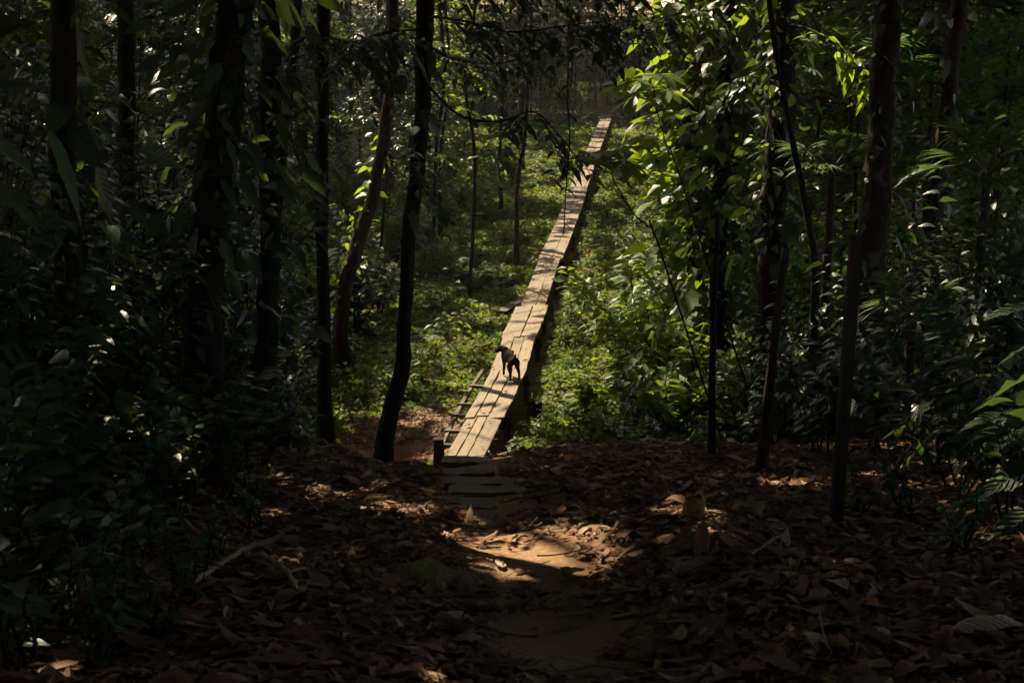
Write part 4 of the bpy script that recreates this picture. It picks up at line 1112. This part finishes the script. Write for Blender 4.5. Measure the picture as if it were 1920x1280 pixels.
def stump(px, py, r, h, label, m, tops=0):
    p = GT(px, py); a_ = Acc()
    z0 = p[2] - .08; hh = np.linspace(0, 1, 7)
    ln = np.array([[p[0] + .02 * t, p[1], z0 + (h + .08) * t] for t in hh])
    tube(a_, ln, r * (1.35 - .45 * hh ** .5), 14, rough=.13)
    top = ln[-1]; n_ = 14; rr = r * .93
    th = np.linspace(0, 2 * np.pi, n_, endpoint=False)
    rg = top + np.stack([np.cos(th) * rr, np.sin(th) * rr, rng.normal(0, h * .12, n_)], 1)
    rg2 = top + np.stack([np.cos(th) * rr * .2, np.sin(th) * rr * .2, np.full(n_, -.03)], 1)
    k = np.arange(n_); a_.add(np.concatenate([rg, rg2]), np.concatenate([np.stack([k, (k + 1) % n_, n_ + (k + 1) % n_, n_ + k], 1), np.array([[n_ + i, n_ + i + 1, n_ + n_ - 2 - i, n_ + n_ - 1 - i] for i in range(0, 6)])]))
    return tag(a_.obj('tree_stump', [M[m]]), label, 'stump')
M['orange'] = plain_mat('rotten_wood', (.42, .24, .09), .85, (.2, .11, .05), 18.0, .7)
stump(1298, 975, .08, .2, 'small rotten orange stump catching sunlight on the right of the path', 'orange')
stump(1400, 968, .12, .12, 'dark mossy stump left of the wooden stake', 'mossy')
stump(1000, 800, .13, .42, 'dark stump shape standing in for the shadow right of the boardwalk foot', 'post')  # dark solid added where there is only shadow, not a real stump

# brush of dead branches at the far end
a_ = Acc()
for k in range(46):
    p = P(rng.uniform(985, 1160), rng.uniform(150, 185), 88 + rng.uniform(-3, 3)); p[2] = H(p[0], p[1]) + rng.uniform(.1, .5)
    d = nrm(np.array([rng.normal(0, 1), rng.normal(0, .5), abs(rng.normal(.3, .3))])); ln = rng.uniform(1.2, 3.2)
    t = np.linspace(0, 1, 6); q = p + d * (t * ln)[:, None] + np.array([0, 0, -.3]) * (t ** 2)[:, None] * ln * .5 + rng.normal(0, .06, (6, 3))
    tube(a_, q, .03 * (1.1 - .8 * t), 4)
tag(a_.obj('brush_pile', [M['twig']]), 'tangle of bare grey dead branches beyond the far end of the boardwalk', 'brush pile')

# ------------------------------------------------------------------ near shrubs framing the view
NS = {
 'broad': [make_proto('s', shrub_parts(7, 1.3, .3, .12, 8, 5, .7, 2, True), M['shrub'], 'shrub', 'broadleaf_shrub') for _ in range(2)],
 'rib': [make_proto('s', shrub_parts(5, 1.2, .42, .14, 6, 8, .75, 1, False, .45), M['rib'], 'shrub', 'ribbed_leaf_shrub') for _ in range(2)],
 'tall': [make_proto('s', shrub_parts(7, 3.2, .27, .105, 10, 4, .35, 5, True, .5, .016), M['shrub'], 'shrub', 'tall_shrub') for _ in range(2)],
 'low': [make_proto('s', shrub_parts(6, .5, .12, .06, 7, 3, .9, 1, True), M['shrub'], 'shrub', 'low_seedling') for _ in range(2)],
}
NEAR = [  # kind, px, py, scale, label, D override
 ('tall', 60, 980, 1.0, 'tall dark shrub with big drooping leaves at the left edge', None),
 ('tall', 200, 900, 1.0, 'tall dark shrub in front of the trunks left of the thickest tree', None),
 ('tall', 330, 860, .9, 'tall dark shrub at the foot of the thickest left trunk', None),
 ('tall', 20, 850, 1.3, 'tallest shadowed shrub rising along the left edge', None),
 ('tall', 440, 800, .75, 'dark shrub between the thickest trunk and the flared root', None),
 ('tall', 250, 800, 1.2, 'tall shadowed shrub behind the left trunks', None),
 ('tall', 100, 900, 1.15, 'tall dark shrub between the two leftmost trunks', None),
 ('tall', 300, 930, .8, 'dark drooping shrub above the mottled fallen branch', None),
 ('tall', 160, 830, 1.3, 'tall dark shrub filling the gap behind the leftmost trunk', None),
 ('tall', 390, 810, 1.15, 'tall dark shrub right behind the thickest left trunk', None),
 ('tall', 480, 815, .8, 'dark shrub against the flared root', None),
 ('tall', 540, 760, .7, 'dark shrub between the flared root and the thin straight tree', 19.5),
 ('tall', -40, 940, 1.2, 'dark shrub cut off by the left edge', None),
 ('tall', 1560, 805, .8, 'dark shrub behind the upper half of the wooden stake', None),
 ('tall', 1850, 810, 1.2, 'tall dark shrub filling the gap behind the ribbed leaves', None),
 ('tall', 1750, 790, 1.0, 'tall dark shrub behind the sunlit-edged trunk foot', 18.0),
 ('tall', 1600, 790, .9, 'tall dark shrub left of the patchy trunk foot', 18.5),
 ('tall', 1480, 790, .8, 'dark shrub behind the leaning pole', 18.6),
 ('tall', 1660, 760, 1.1, 'tall dark shrub hiding the foot of the sunlit-edged trunk', 20.5),
 ('tall', 1780, 760, 1.2, 'tall dark shrub right of the sunlit-edged trunk', 20.0),
 ('tall', 1880, 760, 1.3, 'tall dark shrub deep in the right edge shadows', 19.0),
 ('tall', 1410, 780, .7, 'dark shrub below the thick black trunk', 19.2),
 ('tall', 1540, 740, 1.0, 'tall dark shrub between the thick black trunk and the patchy trunk', 21.5),
 ('broad', 60, 1080, .9, 'broad-leaved shrub over the left end of the fallen branches', None),
 ('broad', 330, 1000, .7, 'broad-leaved shrub between the two fallen branches', None),
 ('broad', 420, 900, .8, 'broad-leaved shrub at the edge of the litter under the dark left wall of leaves', None),
 ('broad', 170, 1060, .6, 'small broad-leaved shrub tangled in the thin upright twig', None),
 ('broad', 10, 1180, .8, 'broad-leaved shrub cut by the left edge below the branches', None),
 ('broad', 500, 880, .6, 'small broad-leaved shrub left of the sun-flecked litter', None),
 ('rib', 240, 1010, .7, 'ribbed-leaf shrub behind the forked fallen branch', None),
 ('low', 220, 1130, 1.0, 'low seedling between the forked branch and the bottom left corner', None),
 ('low', 400, 1090, .9, 'low seedling beside the pale bend of the forked branch', None),
 ('low', 480, 1000, .8, 'low seedling at the broken tip of the forked branch', None),
 ('low', 180, 1260, 1.0, 'dark seedling at the bottom edge, left of centre', None),
 ('tall', 350, 770, 1.2, 'tall dark shrub closing the gap right of the thickest left trunk', 15.8),
 ('tall', 120, 800, 1.3, 'tall dark shrub deep behind the leftmost trunk', 14.8),
 ('tall', 450, 780, 1.15, 'tall dark shrub left of the flared root', 16.4),
 ('tall', 230, 780, 1.4, 'tallest dark shrub in the deep left shade', 16.8),
 ('broad', 1460, 805, .9, 'broad-leaved shrub at the foot of the leaning pole', None),
 ('broad', 1340, 806, .7, 'broad-leaved shrub right at the thinnest pole', None),
 ('broad', 1540, 850, .9, 'broad-leaved shrub pressing against the left of the wooden stake', None),
 ('broad', 1720, 840, 1.1, 'broad-leaved shrub below the tall dark shrubs at the right', None),
 ('broad', 1850, 930, 1.0, 'broad-leaved shrub in front of the ribbed leaves at the right edge', None),
 ('broad', 50, 940, 1.0, 'broad-leaved shrub in the left edge shadows', None),
 ('broad', 200, 930, 1.0, 'broad-leaved shrub between the left shrubs and the mottled branch', None),
 ('broad', 380, 905, .9, 'broad-leaved shrub low in front of the thickest left trunk', None),
 ('broad', 470, 850, .7, 'broad-leaved shrub beside the flared root on the left', None),
 ('broad', 120, 1000, 1.0, 'broad-leaved shrub hanging over the mottled fallen branch', None),
 ('broad', 280, 960, .8, 'broad-leaved shrub above the end of the mottled branch', None),
 ('rib', 20, 1040, .9, 'ribbed-leaf shrub at the left edge above the fallen branches', None),
 ('low', 440, 940, 1.0, 'low seedling at the edge of the litter left of the sun-flecked leaves', None),
 ('low', 350, 1130, .8, 'low seedling in the litter under the forked branch', None),
 ('low', 120, 1200, 1.1, 'low green seedling in the bottom left litter', None),
 ('low', 300, 1200, .8, 'small green seedling right of the bottom left one', None),
 ('low', 40, 1270, 1.2, 'dark green seedling in the bottom left corner', None),
 ('tall', 1800, 830, .9, 'tall dark shrub right of the patchy trunk', None),
 ('tall', 1900, 880, 1.0, 'tall dark shrub at the right edge', None),
 ('tall', 1700, 800, .8, 'dark shrub at the foot of the patchy-barked trunk', None),
 ('rib', 1800, 920, .9, 'shrub with ribbed leaves catching flecks of sun, right foreground', None),
 ('rib', 1900, 990, 1.0, 'shrub with large ribbed leaves drooping in from the right edge', None),
 ('rib', 1680, 880, .8, 'ribbed-leaf shrub just right of the wooden stake', None),
 ('rib', 1890, 850, 1.3, 'upper ribbed-leaf shrub reaching in from the right edge', None),
 ('broad', 1500, 830, .8, 'broad-leaved shrub between the leaning pole and the wooden stake', None),
 ('broad', 1400, 815, .8, 'broad-leaved shrub between the thinnest pole and the leaning pole', None),
 ('broad', 1640, 850, .9, 'broad-leaved shrub behind the wooden stake', None),
 ('broad', 1280, 806, .7, 'broad-leaved shrub on the lip of the bank left of the thinnest pole', None),
 ('broad', 1760, 880, .9, 'broad-leaved shrub among the ribbed leaves at the right', None),
 ('low', 1610, 965, .8, 'bright green low seedling right of the foot of the wooden stake', None),
 ('low', 1700, 970, .9, 'low seedling under the ribbed-leaf shrubs at the right', None),
 ('low', 1800, 1040, .9, 'low seedling in the litter at the right edge', None),
 ('low', 1395, 965, .5, 'tiny seedling growing on the dark mossy stump', None),
 ('low', 955, 800, .9, 'bright green seedling at the right edge of the boardwalk foot', 19.8),
 ('low', 560, 800, 1.2, 'low seedling between the flared root and the thin straight tree', 18.0),
]
kc = {}
for kind, px, py, sc, lab, D in NEAR:
    p = P(px, py, D) if D else GT(px, py)
    i = kc.get(kind, 0); kc[kind] = i + 1
    place(NS[kind][i % 2], p[0], p[1], rng.uniform(0, 6.28), sc, lab, {'tall': 'tall dark shrubs', 'broad': 'broad-leaved shrubs', 'rib': 'ribbed-leaf shrubs', 'low': 'low seedlings'}[kind])
# large near leaves hanging in from the left edge
e = thing('big_leaf_plant', 'plant with huge blurred leaves reaching in from the upper left edge', 'plant', (0, 0, 0))
b = np.array([-2.6, 5.2, float(H(-2.6, 5.2)) - .05])
a_ = Acc(); f_ = Acc()
for (px, py, D, dx, dy, L, W) in ((-60, 60, 5.2, .45, .1, .33, .16), (-60, 165, 5.0, .6, .05, .33, .12), (-50, 240, 5.3, .5, -.3, .3, .18), (90, 240, 6.0, .25, -.6, .4, .13), (-30, 330, 5.6, .5, -.35, .3, .14)):
    p = P(px, py, D); tube(a_, smooth_line([b, (b + p) / 2 + [-.15, 0, .1], p], 5), np.linspace(.02, .007, 11), 6)
    leaves(f_, [p], [dx, -.2, dy], L, W, .12, .2, .3, 8, 0)
a_.obj('stem', [M['stem']], e); f_.obj('foliage', [M['shrub']], e)

e = thing('ribbed_leaf_plant', 'plant with long deeply ribbed leaves pointing in from the right edge above the litter', 'plant', (0, 0, 0))
b = P(1990, 1000, 10.2); b[2] = float(H(b[0], b[1])) - .05
a_ = Acc(); f_ = Acc()
for (px, py, D, dx, dy, L, W) in ((1975, 575, 10.4, -1, .1, .62, .17), (1980, 640, 10.2, -1, .0, .5, .15), (1985, 690, 10, -1, -.12, .7, .2), (1960, 880, 9.8, -1, .0, .6, .2), (1940, 950, 9.6, -.8, -.5, .5, .2), (1975, 800, 10.6, -1, .12, .55, .18), (1900, 830, 11, -1, .1, .4, .13), (1990, 460, 10.8, -1, -.2, .6, .17)):
    p = P(px, py, D); tube(a_, smooth_line([b, (b + p) / 2 + [.12, 0, .12], p], 5), np.linspace(.016, .005, 11), 5)
    leaves(f_, [p], [dx, -.35, dy], L, W, .25, .3, .25, 12, 0, .85, .8)
a_.obj('stem', [M['stem']], e); f_.obj('foliage', [M['rib']], e)
e = thing('ribbed_leaf_plant', 'small plant with three sun-flecked ribbed leaves right of the wooden stake', 'plant', (0, 0, 0))
b = P(1800, 905, 11.2); b[2] = float(H(b[0], b[1])) - .05
a_ = Acc(); f_ = Acc(); c = P(1797, 800, 11.2)
tube(a_, smooth_line([b, (b + c) / 2 + [.03, 0, 0], c], 5), np.linspace(.012, .006, 11), 5)
for (dx, dy, dz, L, W) in ((.05, -.5, -.8, .16, .1), (1, -.3, .05, .42, .12), (.1, .5, .7, .22, .1), (-.9, -.3, -.1, .36, .12), (.5, -.6, -.7, .3, .12), (-.5, -.6, -.5, .3, .12)):
    leaves(f_, [c + rng.normal(0, .02, 3)], [dx, dy, dz], L, W, .25, .25, .15, 10, 0, .8, .8)
a_.obj('stem', [M['stem']], e); f_.obj('foliage', [M['rib']], e)

# ------------------------------------------------------------------ the dog
def dog():
    V = []; E = []; Rr = []
    def add(p, r, parent=None):
        V.append(p); Rr.append(r)
        if parent is not None: E.append((parent, len(V) - 1))
        return len(V) - 1
    pel = add((0, -.2, .43), (.105, .108))
    mid = add((0, -.05, .425), (.098, .1), pel)
    chest = add((0, .13, .405), (.108, .13), mid)
    sh = add((0, .23, .445), (.075, .09), chest)
    nk = add((-.02, .275, .51), .088, sh)
    hb = add((-.055, .3, .56), .082, nk)
    br = add((-.11, .3, .56), .072, hb)
    mz = add((-.17, .295, .51), .05, br)
    ns = add((-.21, .29, .48), .04, mz)
    for y0 in (-1, 1):                                   # drop ears either side of the head
        e1 = add((-.03, .3 + y0 * .085, .56), .03, hb); add((-.04, .3 + y0 * .115, .5), (.045, .02), e1)
    rp = add((0, -.265, .45), .06, pel)
    t1 = add((0, -.305, .505), .02, rp); t2 = add((.004, -.312, .56), .014, t1); add((.006, -.308, .59), .009, t2)
    for s in (-1, 1):
        hp = add((s * .065, -.225, .37), (.058, .075), pel); kn = add((s * .085, -.165, .275), .045, hp)
        hk = add((s * .085, -.285, .165), .027, kn); an = add((s * .085, -.265, .05), .023, hk); add((s * .08, -.215, .022), .022, an)
        fs = add((s * .065, .2, .35), .055, sh); el = add((s * .07, .165, .25), .034, fs)
        wr = add((s * .072, .19, .125), .027, el); pw = add((s * .072, .192, .035), .024, wr); add((s * .068, .228, .02), .022, pw)
    V = [(x_, y_ * 1.12, z_) for x_, y_, z_ in V]
    me = bpy.data.meshes.new('dog_bones'); me.from_pydata(V, E, []); o = bpy.data.objects.new('dog_bones', me); COL.objects.link(o)
    sk = o.modifiers.new('s', 'SKIN'); sk.use_smooth_shade = True
    for i, r in enumerate(Rr):
        me.skin_vertices[0].data[i].radius = r if isinstance(r, tuple) else (r, r)
        me.skin_vertices[0].data[i].use_root = (i == pel)
    o.modifiers.new('u', 'SUBSURF').render_levels = 2; o.modifiers['u'].levels = 2
    dg = bpy.context.evaluated_depsgraph_get(); ev = o.evaluated_get(dg)
    nm = bpy.data.meshes.new_from_object(ev); bpy.data.objects.remove(o)
    nm.name = 'dog'; nm.materials.clear(); nm.materials.append(M['fur'])
    for p in nm.polygons: p.use_smooth = True
    d = link('dog', nm); p = G(957, 709, .012)
    d.location = (p[0], p[1], .014); d.rotation_euler = (0, 0, R(16)); d.scale = (.9, .88, .85)
    tag(d, 'dark brown dog with short raised tail standing on the boardwalk, head turned left', 'dog')
dog()

# ------------------------------------------------------------------ thin damp air in the hollow
if HAZE:
    x0, x1, y0, y1, z0, z1 = -500, 500, -100, 520, -3, 52
    hv = np.array([[x, y, z] for z in (z0, z1) for x, y in ((x0, y0), (x1, y0), (x1, y1), (x0, y1))])
    a_ = Acc(); a_.add(hv, [[3, 2, 1, 0], [4, 5, 6, 7], [0, 1, 5, 4], [1, 2, 6, 5], [2, 3, 7, 6], [3, 0, 4, 7]])
    hm = bpy.data.materials.new('damp_air'); hm.use_nodes = True; hm.node_tree.nodes.clear()
    ho = hm.node_tree.nodes.new('ShaderNodeOutputMaterial'); hp = hm.node_tree.nodes.new('ShaderNodeVolumePrincipled')
    hp.inputs['Color'].default_value = (.9, .92, .9, 1); hp.inputs['Density'].default_value = HAZE; hp.inputs['Anisotropy'].default_value = .3
    hm.node_tree.links.new(hp.outputs[0], ho.inputs['Volume'])
    hz = a_.obj('haze', [hm], None, False); hz['kind'] = 'stuff'
# ------------------------------------------------------------------ light, sky, camera
w = bpy.data.worlds.new('World'); S.world = w; w.use_nodes = True
nt = w.node_tree; bg = nt.nodes['Background']
sky = nt.nodes.new('ShaderNodeTexSky'); sky.sky_type = 'NISHITA'; sky.sun_disc = False
sky.dust_density = 3; sky.ozone_density = .3; sky.sun_elevation = SUN_EL; sky.sun_rotation = SUN_AZ
nt.links.new(sky.outputs[0], bg.inputs[0]); bg.inputs[1].default_value = .15
sl = bpy.data.lights.new('sun', 'SUN'); sl.energy = 4.8; sl.angle = R(.5); sl.color = (1, .83, .6)
so = bpy.data.objects.new('sun', sl); COL.objects.link(so)
so.rotation_euler = Vector(-SUN).to_track_quat('-Z', 'Y').to_euler(); so.location = (0, 0, 40)

cam = bpy.data.cameras.new('camera'); cam.lens = 50; cam.sensor_width = 36; cam.clip_start = .1; cam.clip_end = 1500
cam.dof.use_dof = True; cam.dof.focus_distance = 24; cam.dof.aperture_fstop = 5.6
co = bpy.data.objects.new('camera', cam); COL.objects.link(co)
co.location = (0, 0, CAMZ); co.rotation_euler = (R(90) - PITCH, 0, 0)
S.camera = co
S.view_settings.view_transform = 'Standard'; S.view_settings.look = 'None'; S.view_settings.exposure = 1.45; S.view_settings.gamma = 1
S.render.engine = 'CYCLES'
S.cycles.use_denoising = True
S.cycles.max_bounces = 6; S.cycles.diffuse_bounces = 3; S.cycles.glossy_bounces = 2; S.cycles.transmission_bounces = 3; S.cycles.transparent_max_bounces = 4
S.cycles.sample_clamp_indirect = 4
